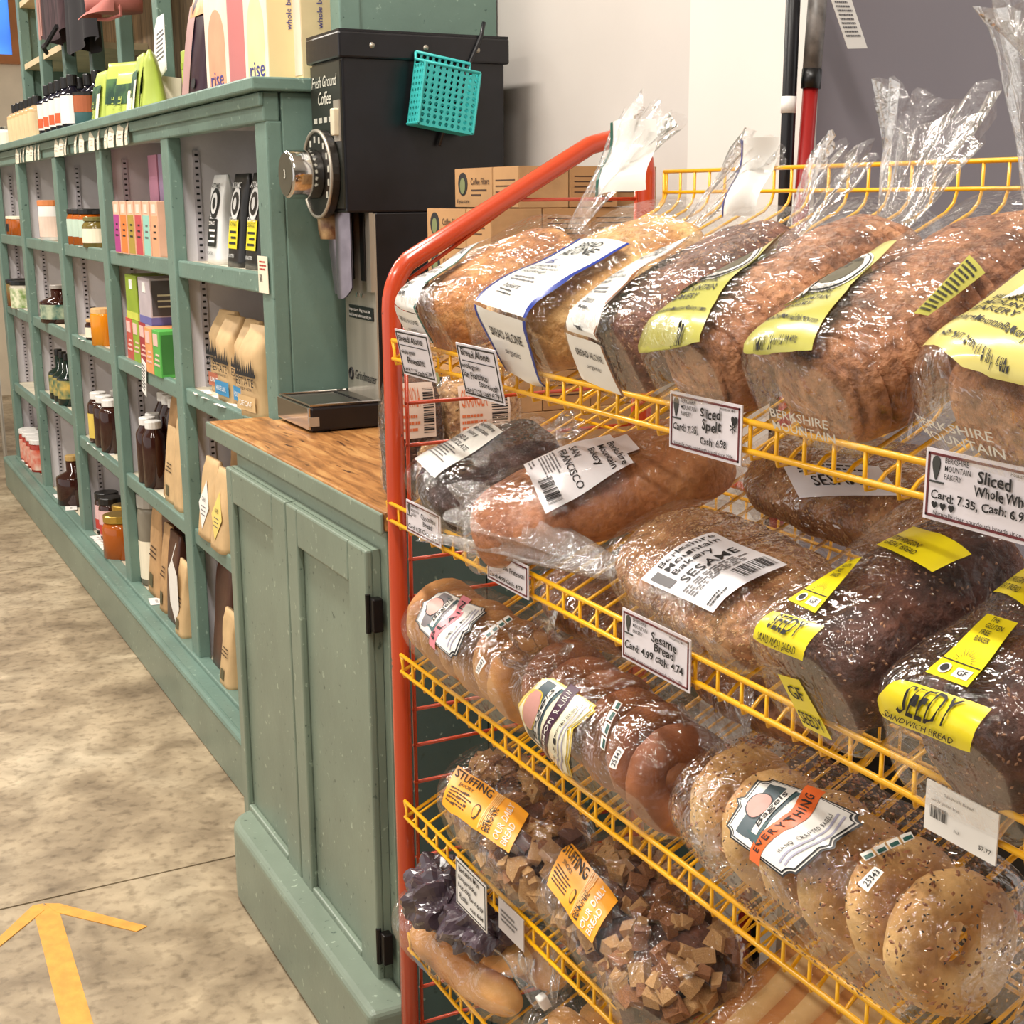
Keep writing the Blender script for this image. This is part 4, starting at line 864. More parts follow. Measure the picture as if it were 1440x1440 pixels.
# --- three loaves with broad white labels
for key, bg_, st, a, c in (('peasant', 'peasant', green_s, 0, 1), ('sf_alone', 'sfa', blue_s, 1, 1), ('grain', 'grain', brown_s, 0, 1)):
    b = BS[key]; t_, f_ = bg_+'_top', bg_+'_front'
    lab(b, t_, wl_g, nu=16, nv=26); lab(b, f_, wl_g, nu=14, nv=14)
    for q_ in (t_, f_):
        band(b, LQ[q_], .955, 1.0, 0, 1, st)
        if a: band(b, LQ[q_], 0, .04, 0, 1, st)
    dt(b, t_, 'BREAD', ink, (.25, .70, .84, .93), shear=.1); dt(b, t_, 'ALONE', ink, (.15, .80, .72, .83), shear=.1)
    dt(b, t_, {'peasant': 'organic\nPeasant', 'sf_alone': 'ORGANIC\nSan Francisco\nSourdough', 'grain': 'organic\nWhole Grain\nHealth'}[key], ink, (.2, .78, .36, .52))
    ruled(b.T, b.bv, LQ[t_], (.25, .75, .25, .32), 2, grey_ink); ruled(b.T, b.bv, LQ[t_], (.3, .6, .1, .16), 2, ink)
    dt(b, t_, 'bakers', ink, (.3, .6, .17, .22), shear=.3)
    dt(b, f_, 'BREAD ALONE', ink, (.18, .85, .62, .76)); dt(b, f_, 'organic', grey_ink, (.35, .7, .36, .48), shear=.3)
dt(BS['sf_alone'], 'sfa_top', '*', blue_s, (.2, .36, .58, .66)); band(BS['sf_alone'], LQ['sfa_top'], .22, .42, .57, .585, blue_s)
# --- green labels of the sliced loaves
def berkshire(b, key, m, logo_v, big=False):
    q_ = LQ[key]; lab(b, key, m, nu=16, nv=30)
    cu, cv = logo_v; ru, rv = (.40, .23) if not big else (.22, .22)
    for k, mm, e in ((1.0, white_ink, .0017), (.93, mat('emblem_rim', (60, 62, 60), .4), .0021), (.88, white_ink, .0025), (.66, mat('emblem_olive', (84, 78, 56), .4), .0029)):
        decal(b.T, b.bv, q_, mm, 'emblem', eps=e, shape=[(cu+ru*k*math.cos(2*math.pi*i/30), cv+rv*k*math.sin(2*math.pi*i/30)) for i in range(30)]) if False else emblem_disc(b, q_, cu, cv, ru*k, rv*k, mm, e)
    tq_ = sub(q_, cu-ru*.95, cu+ru*.95, cv-rv, cv-rv*.70); dt(b, tq_, 'NATURAL DELICIOUS', ink, (.08, .92, .35, .9), eps=.0033)
    dt(b, q_, 'THE\nPIE', mat('emblem_rim', (0, 0, 0)), (cu-ru*.45, cu+ru*.45, cv+rv*.05, cv+rv*.62), eps=.0033)
    wheat = sub(q_, cu-ru*1.0, cu-ru*.2, cv-rv*1.5, cv+rv*.2)
    for i in range(5): band(b, wheat, .1+.12*i, .2+.12*i, .0+.06*i, .75+.05*i, white_ink, 'wheat_stalk', 2, 8, .0036)
    return q_
def emblem_disc(b, q_, cu, cv, ru, rv, m_, e):
    n, R_ = 30, 5; vs = [snap(b.bv, quadmap(q_, cu, cv), e)]
    for k in range(1, R_+1):
        for i in range(n): vs.append(snap(b.bv, quadmap(q_, cu+ru*k/R_*math.cos(2*math.pi*i/n), cv+rv*k/R_*math.sin(2*math.pi*i/n)), e))
    fs = [(0, 1+j, 1+(j+1) % n) for j in range(n)]
    for k in range(R_-1): fs += [(1+k*n+j, 1+(k+1)*n+j, 1+(k+1)*n+(j+1) % n, 1+k*n+(j+1) % n) for j in range(n)]
    return obj('emblem', MB().add(vs, fs), m_, b.T, smooth=True)
for key in ('spelt1', 'spelt2'):
    b = BS[key]; berkshire(b, key, olive, (.58, .64))
    dt(b, key, 'BERKSHIRE\nMOUNTAIN\nBAKERY', ink, (.30, .86, .24, .43)); dt(b, key, 'BerkshireMountainBakery.com', ink, (.22, .94, .13, .175)); dt(b, key, 'NET WT. 24 oz (1.5 lb) 680g', ink, (.25, .8, .04, .075))
b = BS['wheat']; berkshire(b, 'wheat', olive_y, (.55, .88), True)
dt(b, 'wheat', 'BERKSHIRE\nMOUNTAIN\nBAKERY', ink, (.18, .86, .38, .66)); dt(b, 'wheat', 'BerkshireMountainBakery.com', ink, (.10, .95, .22, .31)); dt(b, 'wheat', 'NET WT. 24oz (1.5 lb) 680g', ink, (.25, .8, .06, .12))
lab(BS['spelt2'], 'spelt2_side', olive, nu=6, nv=14); ruled(BS['spelt2'].T, BS['spelt2'].bv, LQ['spelt2_side'], (.1, .9, .05, .95), 12, ink)
dt(BS['spelt2'], 'spelt2_front', 'BERKSHIRE\nMOUNTAIN', white_ink, (.02, .98, .0, 1)); dt(BS['wheat'], 'wheat_front', 'BERKSHIRE\nMOUNTAIN', white_ink, (.02, .98, .0, 1.2))
# --- second shelf labels
b = BS['choc']; q_ = LQ['choc']; lab(b, 'choc', sil, nu=14, nv=18)
dt(b, 'choc', 'Berkshire\nMountain\nBakery', ink, (.30, .88, .70, .97)); dt(b, 'choc', 'BREAD &\nCHOCOLATE', ink, (.14, .88, .48, .66)); ruled(b.T, b.bv, q_, (.1, .85, .18, .44), 6, grey_ink)
b = BS['sanfran']; q_ = LQ['sanfran']; lab(b, 'sanfran', mono, nu=16, nv=20); decal(b.T, b.bv, sub(q_, .2, .75, 1.0, 1.14), mono, 'label_tab', 8, 4)
dt(b, 'sanfran', 'Berkshire\nMountain\nBakery', ink, (.30, .96, .66, .97)); dt(b, 'sanfran', 'SAN\nFRANCISCO', ink, (.12, .93, .40, .60)); ruled(b.T, b.bv, q_, (.08, .6, .16, .36), 6, grey_ink); barcode(b.T, b.bv, q_, (.55, .95, .06, .22), ink); ruled(b.T, b.bv, q_, (.08, .32, .04, .12), 2, grey_ink)
b = BS['ses1']; q_ = LQ['ses1']; lab(b, 'ses1', mono, nu=18, nv=18)
dt(b, 'ses1', 'Berkshire\nMountain\nBakery', ink, (.24, .93, .66, .96)); dt(b, 'ses1', 'SESAME', ink, (.2, .9, .50, .61)); ruled(b.T, b.bv, q_, (.08, .95, .28, .47), 5, grey_ink); barcode(b.T, b.bv, q_, (.52, .96, .06, .24), ink); ruled(b.T, b.bv, q_, (.06, .34, .05, .12), 2, ink)
band(b, q_, .05, .18, .62, .9, grey_ink, 'emblem', 6, 6)
b = BS['ses2']; q_ = LQ['ses2']; lab(b, 'ses2', mono, nu=18, nv=10); dt(b, 'ses2', 'SESAME', ink, (.25, .8, .30, .6)); ruled(b.T, b.bv, q_, (.15, .9, .7, .95), 2, ink)
def seedy(b, k):
    f_, m_, t_ = k+'_front', k+'_mid', k+'_back'
    lab(b, f_, lem, nu=14, nv=8); dt(b, f_, 'SEEDY', ink, (.22, .78, .45, .9), eps=.0026); dt(b, f_, 'SANDWICH BREAD', ink, (.14, .86, .14, .34), eps=.0026)
    lab(b, m_, lem, nu=12, nv=14); dt(b, m_, 'THE\nGLUTEN\nFREE\nBAKER', ink, (.28, .80, .60, .97)); band(b, LQ[m_], .02, .98, .255, .27, ink, 'rule')
    q_ = LQ[m_]
    for i in range(11):
        a = math.pi*i/10; c0 = Vector((.5, .30)); 
        p = [(.5+.16*math.cos(a-.05), .30+.08*math.sin(a-.05)), (.5+.36*math.cos(a), .30+.22*math.sin(a)), (.5+.16*math.cos(a+.05), .30+.08*math.sin(a+.05))]
        obj('sun_ray', MB().add([snap(b.bv, quadmap(q_, u, v), .002) for u, v in p], [(0, 1, 2)]), ink, b.T)
    emblem_disc(b, q_, .28, .13, .13, .08, paper, .002); emblem_disc(b, q_, .28, .13, .09, .055, ink, .0024); band(b, q_, .52, .9, .06, .2, paper, 'badge', 4, 4); dt(b, q_, 'GF', ink, (.6, .82, .09, .17), eps=.0024)
    lab(b, t_, lem, nu=12, nv=12); dt(b, t_, "IT'S FRIGGIN'\nGREAT BREAD", ink, (.05, .6, .12, .5))
seedy(BS['seedy1'], 'seedy1'); seedy(BS['seedy2'], 'seedy2')
b = BS['seedy1']; lab(b, 'seedy1_low', lem, nu=8, nv=12); dt(b, 'seedy1_low', 'GF', ink, (.2, .8, .6, .85)); dt(b, 'seedy1_low', 'SEEDY', ink, (.1, .95, .1, .35))
# --- bagel plaques
PLQ = []
for (cx_, cy_, a0) in ((0, 0, 90), (1, 0, 180), (1, 1, 270), (0, 1, 0)):
    arc = [(cx_+.10*math.cos(math.radians(a0-a)), cy_+.10*math.sin(math.radians(a0-a))) for a in range(0, 91, 18)]
    PLQ += arc
    nxt = {(0, 0): [(.42, .0), (.5, -.05), (.58, .0)], (1, 0): [(1.0, .45), (1.03, .5), (1.0, .55)], (1, 1): [(.58, 1.0), (.5, 1.06), (.42, 1.0)], (0, 1): [(.0, .55), (-.03, .5), (.0, .45)]}[(cx_, cy_)]
    PLQ += nxt
def ribbon(b, q_, v0, v1, m_, amp=.06, ext_=.08):
    def f(u, v):
        uu = -ext_+(1+2*ext_)*u; return tuple(snap(b.bv, quadmap(q_, uu, v0+(v1-v0)*v+amp*math.sin(uu*6.3+1)), .0028))
    return obj('ribbon', MB().grid(f, 26, 6), m_, b.T, smooth=True)
def plaque(b, key, edge, fill, rib, word, wc, dark, small):
    q_ = LQ[key]
    def sc_(k): return [(.5+(u-.5)*k, .5+(v-.5)*k) for u, v in PLQ]
    decal(b.T, b.bv, q_, edge, 'plaque', eps=.0012, shape=sc_(1.0)); decal(b.T, b.bv, q_, fill, 'plaque', eps=.0016, shape=sc_(.955)); decal(b.T, b.bv, q_, edge, 'plaque', eps=.002, shape=sc_(.93)); decal(b.T, b.bv, q_, fill, 'plaque', eps=.0024, shape=sc_(.90))
    band(b, q_, .12, .9, .56, .86, dark, 'mountain_picture', 14, 8, .0026)
    emblem_disc(b, q_, .55, .80, .20, .13, edge, .0029); emblem_disc(b, q_, .55, .80, .18, .115, mat('picture_pink', (206, 150, 140), .4), .0032); band(b, q_, .22, .92, .60, .68, white_ink, 'banner', 12, 4, .0034)
    dt(b, q_, 'Bagels', ink, (.3, .85, .605, .69), eps=.0038, shear=.2)
    mb = MB()
    for u0 in (.14, .27, .76): 
        pts_ = [(u0, .56), (u0+.14, .56), (u0+.07, .74)]; mb.add([snap(b.bv, quadmap(q_, *p), .0031) for p in pts_], [(0, 1, 2)])
    obj('pine_trees', mb, mat('pine_print', (60, 92, 96), .4), b.T)
    ribbon(b, q_, .38, .54, rib); 
    vs_, fs_ = text_fine(word, 0, 1.25, 1); x0, x1, y0, y1 = ext(vs_); out = []
    for v in vs_:
        u = .06+.88*(v.x-x0)/(x1-x0); out.append(snap(b.bv, quadmap(q_, u, .42+.08*(v.y-y0)/(y1-y0)+.06*math.sin(u*6.3+1)), .0034))
    obj('lettering', MB().add(out, fs_), wc, b.T)
    vs_, fs_ = text_verts('HAND CRAFTED BAGELS', 0, 1.2, 1); x0, x1, y0, y1 = ext(vs_); out = []
    for v in vs_:
        u = .2+.62*(v.x-x0)/(x1-x0); out.append(snap(b.bv, quadmap(q_, u, .22+.04*(v.y-y0)/(y1-y0)+.05*math.sin(u*6.3+1)), .003))
    obj('lettering', MB().add(out, fs_), ink, b.T)
    for i in range(2): ribbon(b, sub(q_, .12, .88, 0, 1), .10+.06*i, .12+.06*i, mat('grey_wave_print', (170, 168, 190), .4), .04, 0)
    dq = key+'_date'; lab(b, dq, paper, name='date_sticker', nu=4, nv=3, eps=.0016); dt(b, dq, '25343', ink, (.12, .9, .2, .75), eps=.0022)
    for i in range(4):
        s_ = sub(LQ[key+'_icons'], i*.25+.01, i*.25+.22, .1, .95); decal(b.T, b.bv, s_, white_ink, 'nutrition_icon', 3, 3, .0015); decal(b.T, b.bv, sub(s_, .12, .88, .08, .55), mat('icon_green', (30, 84, 76), .4), 'nutrition_icon', 3, 3, .002)
pwh = mat('plaque_white', (236, 234, 228), .3, coat=.4)
plaque(BS['every'], 'every', mat('plaque_black', (26, 26, 30), .4), pwh, mat('orange_ribbon', (226, 104, 44), .35), 'EVERYTHING', ink, mat('picture_slate', (66, 84, 92), .4), '')
plaque(BS['cinn'], 'cinn', mat('plaque_gold', (222, 190, 70), .4), mat('plaque_cream', (240, 234, 206), .3, coat=.4), mat('purple_ribbon', (66, 26, 56), .35), 'CINNAMON RAISIN', white_ink, mat('picture_slate', (0, 0, 0)), '')
plaque(BS['plain'], 'plain', mat('plaque_black', (0, 0, 0)), pwh, mat('pink_ribbon', (214, 130, 140), .35), 'PLAIN', ink, mat('picture_grey', (128, 122, 126), .4), '')
# --- stuffing labels
for k in ('stuff1', 'stuff2'):
    b = BS[k]; q_ = LQ[k]; lab(b, k, oran, nu=18, nv=10); dt(b, k, 'STUFFING', ink, (.03, .56, .72, .95)); dt(b, k, 'SAVORY', ink, (.14, .36, .56, .66)); ruled(b.T, b.bv, q_, (.06, .42, .14, .5), 5, mat('brown_ink', (0, 0, 0)))
    emblem_disc(b, q_, .50, .3, .05, .15, mat('brown_ink', (0, 0, 0)), .002); emblem_disc(b, q_, .50, .3, .038, .115, oran, .0024)
    for i in range(5): band(b, q_, .60+.022*i, .612+.022*i, .05+.05*i, .98, pale_o, 'wheat_stripe', 2, 10, .002)
    rot = [q_[1], q_[2], q_[3], q_[0]]          # frame turned a quarter so the words read upwards
    dt(b, rot, 'BREAD ALONE', ink, (.1, .62, .28, .36)) if False else dt(b, rot, 'BERKSHIRE', ink, (.08, .6, .26, .35)); dt(b, rot, 'OUR DAILY\nBREAD', white_ink, (.06, .92, .05, .21))
lab(BS['rolls1'], 'rolls1_print', mat('blue_grey_print', (96, 116, 150), .4), nu=6, nv=6, name='print_patch'); lab(BS['rolls2'], 'rolls2_print', mat('blue_grey_print', (0, 0, 0)), nu=6, nv=6, name='print_patch')
# white label flap and coloured stripe caught in the gathered tails
def tail_flap(b, pts, m_, stripe):
    P = [Vector(p) for p in pts]; n = (P[1]-P[0]).cross(P[3]-P[0]).normalized()
    f = lambda u, v: tuple(quadmap(P, u, v)+n*(.006*math.sin(u*5)+.005*math.sin(v*7)))
    fl_ = obj('label_flap', MB().grid(f, 10, 10), m_, b.T, smooth=True)
    obj('stripe', MB().grid(lambda u, v: tuple(Vector(f(.0+.09*u, v))+n*.0008), 2, 10), stripe, fl_)
tail_flap(BS['peasant'], [(.14, -.05, .10), (.165, -.12, .10), (.215, -.115, .165), (.205, -.035, .165)], wl_g, green_s)
tail_flap(BS['sf_alone'], [(.14, -.06, .07), (.15, -.10, .07), (.20, -.115, .135), (.19, -.07, .135)], wl_g, blue_s)

# ================================================================== PRICE TAGS ON THE SHELF RAILS
TX = .666
mar = mat('maroon_tag_border', (104, 34, 40), .45); blk_b = mat('black_tag_border', (30, 28, 30), .45); holder = film('tag_sleeve', haze=.03, gl=.05, bscale=4, bstr=.1)
def price_tag(k, y0, y1, z0, z1, label, border, bw, face=lav, lean=0):
    TX = .656 if lean else .666
    """card hanging on the front rail: y0 = far edge (reading starts here), y1 = near edge"""
    t = thing('price_tag', label, 'price tag', (TX, (y0+y1)/2, z0), (0, lean, 0), 'price tags on the bread rack rails')
    w_, h_ = (y0-y1), z1-z0
    obj('card', MB().box(0, .0012, -w_/2, w_/2, 0, h_), face, t)
    if border:
        e = .0025
        obj('border', MB().box(-.0006, 0, -w_/2+e, w_/2-e, e, e+bw).box(-.0006, 0, -w_/2+e, w_/2-e, h_-e-bw, h_-e).box(-.0006, 0, -w_/2+e, -w_/2+e+bw, e, h_-e).box(-.0006, 0, w_/2-e-bw, w_/2-e, e, h_-e), border, t)
    obj('clip', MB().box(.0012, .010, -.012, .012, h_-.012, h_-.002), clear_big, t)
    t['w'] = w_; t['h'] = h_
    def wr(s, u, v, size, m_=ink, hand=0, width=None, align='L', shear=0):
        return lettering(t, s, m_, (-.0008, w_/2-u*w_, v*h_), (0, -1, 0), (0, 0, 1), size, align, hand, width=width*w_ if width else None, shear=shear)
    return t, wr, w_, h_
def line(t, w_, h_, u0, u1, v, th=.0008): obj('ruled_line', MB().box(-.0007, -.0001, w_/2-u1*w_, w_/2-u0*w_, v*h_, v*h_+th), ink, t)
t, wr, w_, h_ = price_tag(1, 1.56, 1.462, 1.166, 1.224, 'handwritten black-bordered price tag reading peasant', blk_b, .0018, lean=-.2)
wr('Bread Alone', .10, .76, .011, hand=1, width=.72); line(t, w_, h_, .08, .92, .66); wr('whole grain', .10, .50, .008, hand=2, width=.42); wr('Peasant', .24, .30, .012, hand=3, width=.52); wr('card 7.25 cash 6.79', .08, .10, .008, hand=4, width=.84)
t, wr, w_, h_ = price_tag(1, 1.382, 1.284, 1.162, 1.223, 'handwritten black-bordered price tag reading san francisco sourdough', blk_b, .0018, lean=-.2)
wr('Bread Alone', .12, .78, .012, hand=5, width=.70); line(t, w_, h_, .10, .92, .68); wr('whole grain', .08, .56, .008, hand=6, width=.46); wr('San Francisco', .08, .38, .011, hand=7, width=.62); wr('Sourdough', .46, .24, .009, hand=8, width=.46); wr('card 7.25 cash 6.79', .08, .09, .008, hand=9, width=.84)
def bmb_head(t, wr, w_, h_):
    obj('emblem', MB().prism([(w_/2-(.10+.05*math.cos(a*.45)*(.6+.4*math.sin(a*.45)))*w_, (.74+.17*math.sin(a*.45))*h_) for a in range(14)], 0, -.0009, -.0002), mat('emblem_rim', (0, 0, 0)), t)
    obj('emblem', MB().box(-.0009, -.0002, w_/2-.17*w_, w_/2-.05*w_, .535*h_, .56*h_), mat('emblem_rim', (0, 0, 0)), t)
    wr('BERKSHIRE\nMOUNTAIN\nBAKERY', .18, .84, .0055, width=.22); wr('Housatonic, MA', .72, .86, .0036, width=.2)
t, wr, w_, h_ = price_tag(1, .986, .882, 1.164, 1.214, 'maroon-bordered price tag reading sliced spelt', mar, .0017)
bmb_head(t, wr, w_, h_); wr('Sliced', .46, .68, .0115, hand=10, width=.27); wr('Spelt', .48, .47, .0125, hand=11, width=.26); wr('♥', .87, .66, .008); wr('*', .86, .40, .02); wr('Card: 7.35,', .07, .35, .009, hand=12, width=.36); wr('Cash: 6.98', .46, .22, .009, hand=13, width=.36); wr('Naturally risen sourdough breads since 1986', .07, .09, .0042, width=.84)
t, wr, w_, h_ = price_tag(1, .676, .572, 1.164, 1.213, 'maroon-bordered price tag reading sliced whole wheat', mar, .0017)
bmb_head(t, wr, w_, h_); wr('Sliced', .46, .66, .0115, hand=14, width=.27); wr('Whole Wheat', .44, .50, .0095, hand=15, width=.50); wr('Card: 7.35, Cash: 6.98', .07, .31, .0082, hand=16, width=.82); wr('♥ ♥ ♥', .08, .19, .005, width=.2); wr('Naturally risen sourdough breads since 1986', .10, .09, .0042, width=.84)
t, wr, w_, h_ = price_tag(2, 1.588, 1.482, .958, 1.0, 'maroon-bordered price tag reading chocolate bread', mar, .0016)
bmb_head(t, wr, w_, h_); wr('Chocolate', .46, .62, .0095, hand=17, width=.42); wr('Bread', .52, .40, .0095, hand=18, width=.26); wr('Card: 8.35 Cash: 7.93', .08, .16, .008, hand=19, width=.82)
t, wr, w_, h_ = price_tag(2, 1.352, 1.252, .952, .99, 'maroon-bordered price tag behind the long crumpled bag tail', mar, .0016)
bmb_head(t, wr, w_, h_); wr('San Francisco', .42, .55, .008, hand=20, width=.5); wr('Card: 4.99 Cash: 4.74', .08, .18, .007, hand=21, width=.8)
t, wr, w_, h_ = price_tag(2, 1.06, .946, .946, .996, 'maroon-bordered price tag reading sesame bread', mar, .0017)
bmb_head(t, wr, w_, h_); wr('Sesame', .46, .64, .012, hand=22, width=.36); wr('Bread', .50, .45, .0115, hand=23, width=.28); wr('Card: 4.99 cash: 4.74', .06, .27, .0105, hand=24, width=.86); wr('Naturally risen sourdough breads since 1986', .07, .09, .0042, width=.84)
t, wr, w_, h_ = price_tag(2, .656, .590, .942, .979, 'plain printed white price tag with barcode', None, 0, paper)
barcode(t, None, [(-.0006, w_/2, 0), (-.0006, -w_/2, 0), (-.0006, -w_/2, h_), (-.0006, w_/2, h_)], (.08, .34, .30, .55), ink); wr('Sandwich Bread', .28, .84, .0034, m_=grey_ink, width=.4); wr('seedy gluten free', .1, .66, .003, m_=grey_ink, width=.4); wr('Each', .44, .24, .003, m_=grey_ink); wr('$7.77', .78, .18, .0046, width=.17)
t, wr, w_, h_ = price_tag(4, 1.454, 1.366, .492, .556, 'handwritten black-bordered price tag reading pumpernickel', blk_b, .0012, paper)
wr('Berkshire Mtn', .12, .80, .009, hand=25, width=.66); wr('Pumpernickel', .10, .60, .009, hand=26, width=.6); wr('hot dog', .10, .44, .009, hand=27, width=.4); wr('card 6.99', .48, .36, .008, hand=28, width=.44); wr('Rolls', .12, .22, .009, hand=29, width=.3); wr('cash 6.64', .50, .16, .008, hand=30, width=.42)
t, wr, w_, h_ = price_tag(4, 1.332, 1.268, .518, .559, 'small faded price tag beside the handwritten pumpernickel tag', None, 0, mat('grey_card', (196, 188, 186), .5))
ruled(t, None, [(-.0006, w_/2, 0), (-.0006, -w_/2, 0), (-.0006, -w_/2, h_), (-.0006, w_/2, h_)], (.1, .8, .3, .75), 3, grey_ink)
# ================================================================== GOODS ON THE WALL SHELVES
def M_(name, col, **k): return mat(name, col, **k)
dark_glass = M_('dark_syrup_glass', (52, 20, 12), rough=.08, var=.1, spec=.6); amber = M_('amber_honey', (176, 88, 20), rough=.1, var=.1); orange_l = M_('orange_juice', (226, 142, 24), rough=.15, var=.05)
green_glass = M_('green_bottle_glass', (20, 40, 34), rough=.08, var=.1); white_lid = M_('white_plastic_lid', (236, 234, 230), rough=.35, var=.03); clear_glass = M_('clear_jar_glass', (206, 198, 180), rough=.1, var=.05)
cream = M_('cream_label', (240, 230, 206), rough=.5, var=.03); mint = M_('mint_label', (196, 218, 200), rough=.5); pinkl = M_('pink_label', (232, 190, 190), rough=.5); redl = M_('red_label', (200, 60, 50), rough=.5); yell = M_('yellow_label', (230, 200, 90), rough=.5); tan_l = M_('tan_label', (222, 186, 134), rough=.5); orl = M_('orange_red_label', (222, 96, 50), rough=.5)
gold_lid = M_('gold_lid', (206, 170, 80), rough=.25, metal=.8); ltan = M_('pale_syrup', (214, 176, 126), rough=.3, var=.1); brown_bag = M_('brown_foil_bag', (84, 44, 28), rough=.35, var=.2, bump=.2, bscale=30)
deep = lambda z: z-.0055
Z1, Z2, Z3, Z0, ZT = LEV[0]-.0055, LEV[1]-.0055, LEV[2]-.0055, .1585, 1.6125
def jar(name, label, cat, x, y, z, r, h, body, lid, labm=None, l0=.16, l1=.62, shoulder=.74, neck=.8, lidh=.14, group=None, emb=None, n=16):
    t = thing(name, label, cat, (x, y, z), (0, 0, 0), group)
    obj('body', MB().lathe([(r*.88, 0), (r, h*.03), (r, h*shoulder*.96), (r*.96, h*shoulder), (r*neck, h*(shoulder+.10)), (r*neck, h*(1-lidh))], n), body, t, smooth=True)
    obj('lid', MB().lathe([(r*neck*1.08, h*(1-lidh)), (r*neck*1.1, h*(1-lidh*.9)), (r*neck*1.1, h*.985), (r*neck*1.02, h)], n), lid, t, smooth=False)
    if labm:
        mb = MB()
        for k in range(14):
            a0, a1 = math.radians(90+k*15), math.radians(105+k*15); rr = r+.0007
            mb.add([(rr*math.cos(a0), rr*math.sin(a0), h*l0), (rr*math.cos(a1), rr*math.sin(a1), h*l0), (rr*math.cos(a1), rr*math.sin(a1), h*l1), (rr*math.cos(a0), rr*math.sin(a0), h*l1)], [(0, 1, 2, 3)])
        lb = obj('label_wrap', mb, labm, t, smooth=True)
        if emb:
            mb = MB(); rr = r+.0013
            for a0, a1 in ((150, 165), (165, 180), (180, 195), (195, 210), (210, 225)):
                a0, a1 = math.radians(a0), math.radians(a1); mb.add([(rr*math.cos(a0), rr*math.sin(a0), h*(l0+.04)), (rr*math.cos(a1), rr*math.sin(a1), h*(l0+.04)), (rr*math.cos(a1), rr*math.sin(a1), h*(l0+(l1-l0)*.45)), (rr*math.cos(a0), rr*math.sin(a0), h*(l0+(l1-l0)*.45))], [(0, 1, 2, 3)])
            obj('print', mb, emb, lb)
    return t
def jug(label, x, y, z, r, h, body, lid, labm):
    t = jar('syrup_jug', label, 'jug', x, y, z, r, h, body, lid, labm, .12, .5, .58, .38, .1)
    obj('handle', MB().tube([(-.0, -r*.3, h*.82), (-.0, -r*.95, h*.78), (-.0, -r*1.05, h*.62), (0, -r*.85, h*.55)], .006, 8), body, t, smooth=True); return t
def pouch(name, label, cat, x, y, z, w_, d_, h_, body, rz=0, lean=0, group=None, seal=None, top=.12, fold=False):
    """stand-up bag: wide base, flat pinched top; front faces -x"""
    t = thing(name, label, cat, (x, y, z), (0, lean, rz), group)
    def f(u, v):
        a = 2*math.pi*v; c, s = math.cos(a), math.sin(a); e = .5
        k = (1-u)**.55 if not fold else (1 if u < .72 else max(.18, 1-(u-.72)*3))
        wy = w_/2*(1-.06*math.sin(u*math.pi))*(1-.10*(u > .9)); dx = d_/2*(max(top, k))
        nz = noise.noise(Vector((c*2+x*9, s*2+y*7, u*3)))*.004*(.3+u)
        return (dx*spow(c, e)+nz, wy*spow(s, .4)+nz*.5, h_*u)
    mb = MB().grid(f, 14, 24, True); mb.f += [tuple(range(24))[::-1], tuple(range(14*24, 15*24))]
    obj('bag', mb, body, t, smooth=True)
    t['dx'] = d_/2
    if seal: obj('seal', MB().box(-d_*top*.55, d_*top*.55, -w_*.46, w_*.46, h_*.955, h_*1.0), seal, t)
    return t
def panel(t, w0, w1, z0, z1, m_, name='label_panel', x=None, e=.0015, sh=None):
    """flat printed panel on a bag or box front, following its slope"""
    xx = -(t['dx'] if x is None else x)-e
    o = obj(name, MB().box(xx, xx+e*.8, w0, w1, z0, z1), m_, t); return o
def bagpanel(t, poly, m_, d_, h_, name='label_panel', e=.002, fold=False):
    vs = []
    def xx(z): 
        u = min(1, max(0, z/h_)); k = (1-u)**.55 if not fold else (1 if u < .72 else max(.18, 1-(u-.72)*3)); return -d_/2*max(.12, k)-e
    n = len(poly); cy_, cz_ = sum(p[0] for p in poly)/n, sum(p[1] for p in poly)/n
    vs = [(xx(cz_), cy_, cz_)]; fs = []
    for k in (1, 2, 3):
        for (y, z) in poly: yy, zz = cy_+(y-cy_)*k/3, cz_+(z-cz_)*k/3; vs.append((xx(zz), yy, zz))
    fs = [(0, 1+j, 1+(j+1) % n) for j in range(n)]
    for k in range(2): fs += [(1+k*n+j, 1+(k+1)*n+j, 1+(k+1)*n+(j+1) % n, 1+k*n+(j+1) % n) for j in range(n)]
    return obj(name, MB().add(vs, fs), m_, t, smooth=True)
def rect(y0, y1, z0, z1, n=5): 
    return [(y0+(y1-y0)*i/n, z0) for i in range(n)]+[(y1, z0+(z1-z0)*i/n) for i in range(n)]+[(y1-(y1-y0)*i/n, z1) for i in range(n)]+[(y0, z1-(z1-z0)*i/n) for i in range(n)]
def circ(cy, cz, ry, rz_, n=20): return [(cy+ry*math.cos(2*math.pi*i/n), cz+rz_*math.sin(2*math.pi*i/n)) for i in range(n)]
def bagtext(t, s, cy, cz, w_, sz, m_, d_, h_, e=.0045, fold=False, up_=False):
    vs, fs = text_verts(s); x0, x1, y0, y1 = ext(vs); out = []
    for v in vs:
        a = ((v.x-x0)/(x1-x0)-.5)*w_; b = ((v.y-y0)/(y1-y0)-.5)*sz
        yy, zz = (cy-a, cz+b) if not up_ else (cy+b, cz+a)
        u = min(1, max(0, zz/h_)); k = (1-u)**.55 if not fold else (1 if u < .72 else max(.18, 1-(u-.72)*3)); out.append((-d_/2*max(.12, k)-e, yy, zz))
    return obj('lettering', MB().add(out, fs), m_, t)
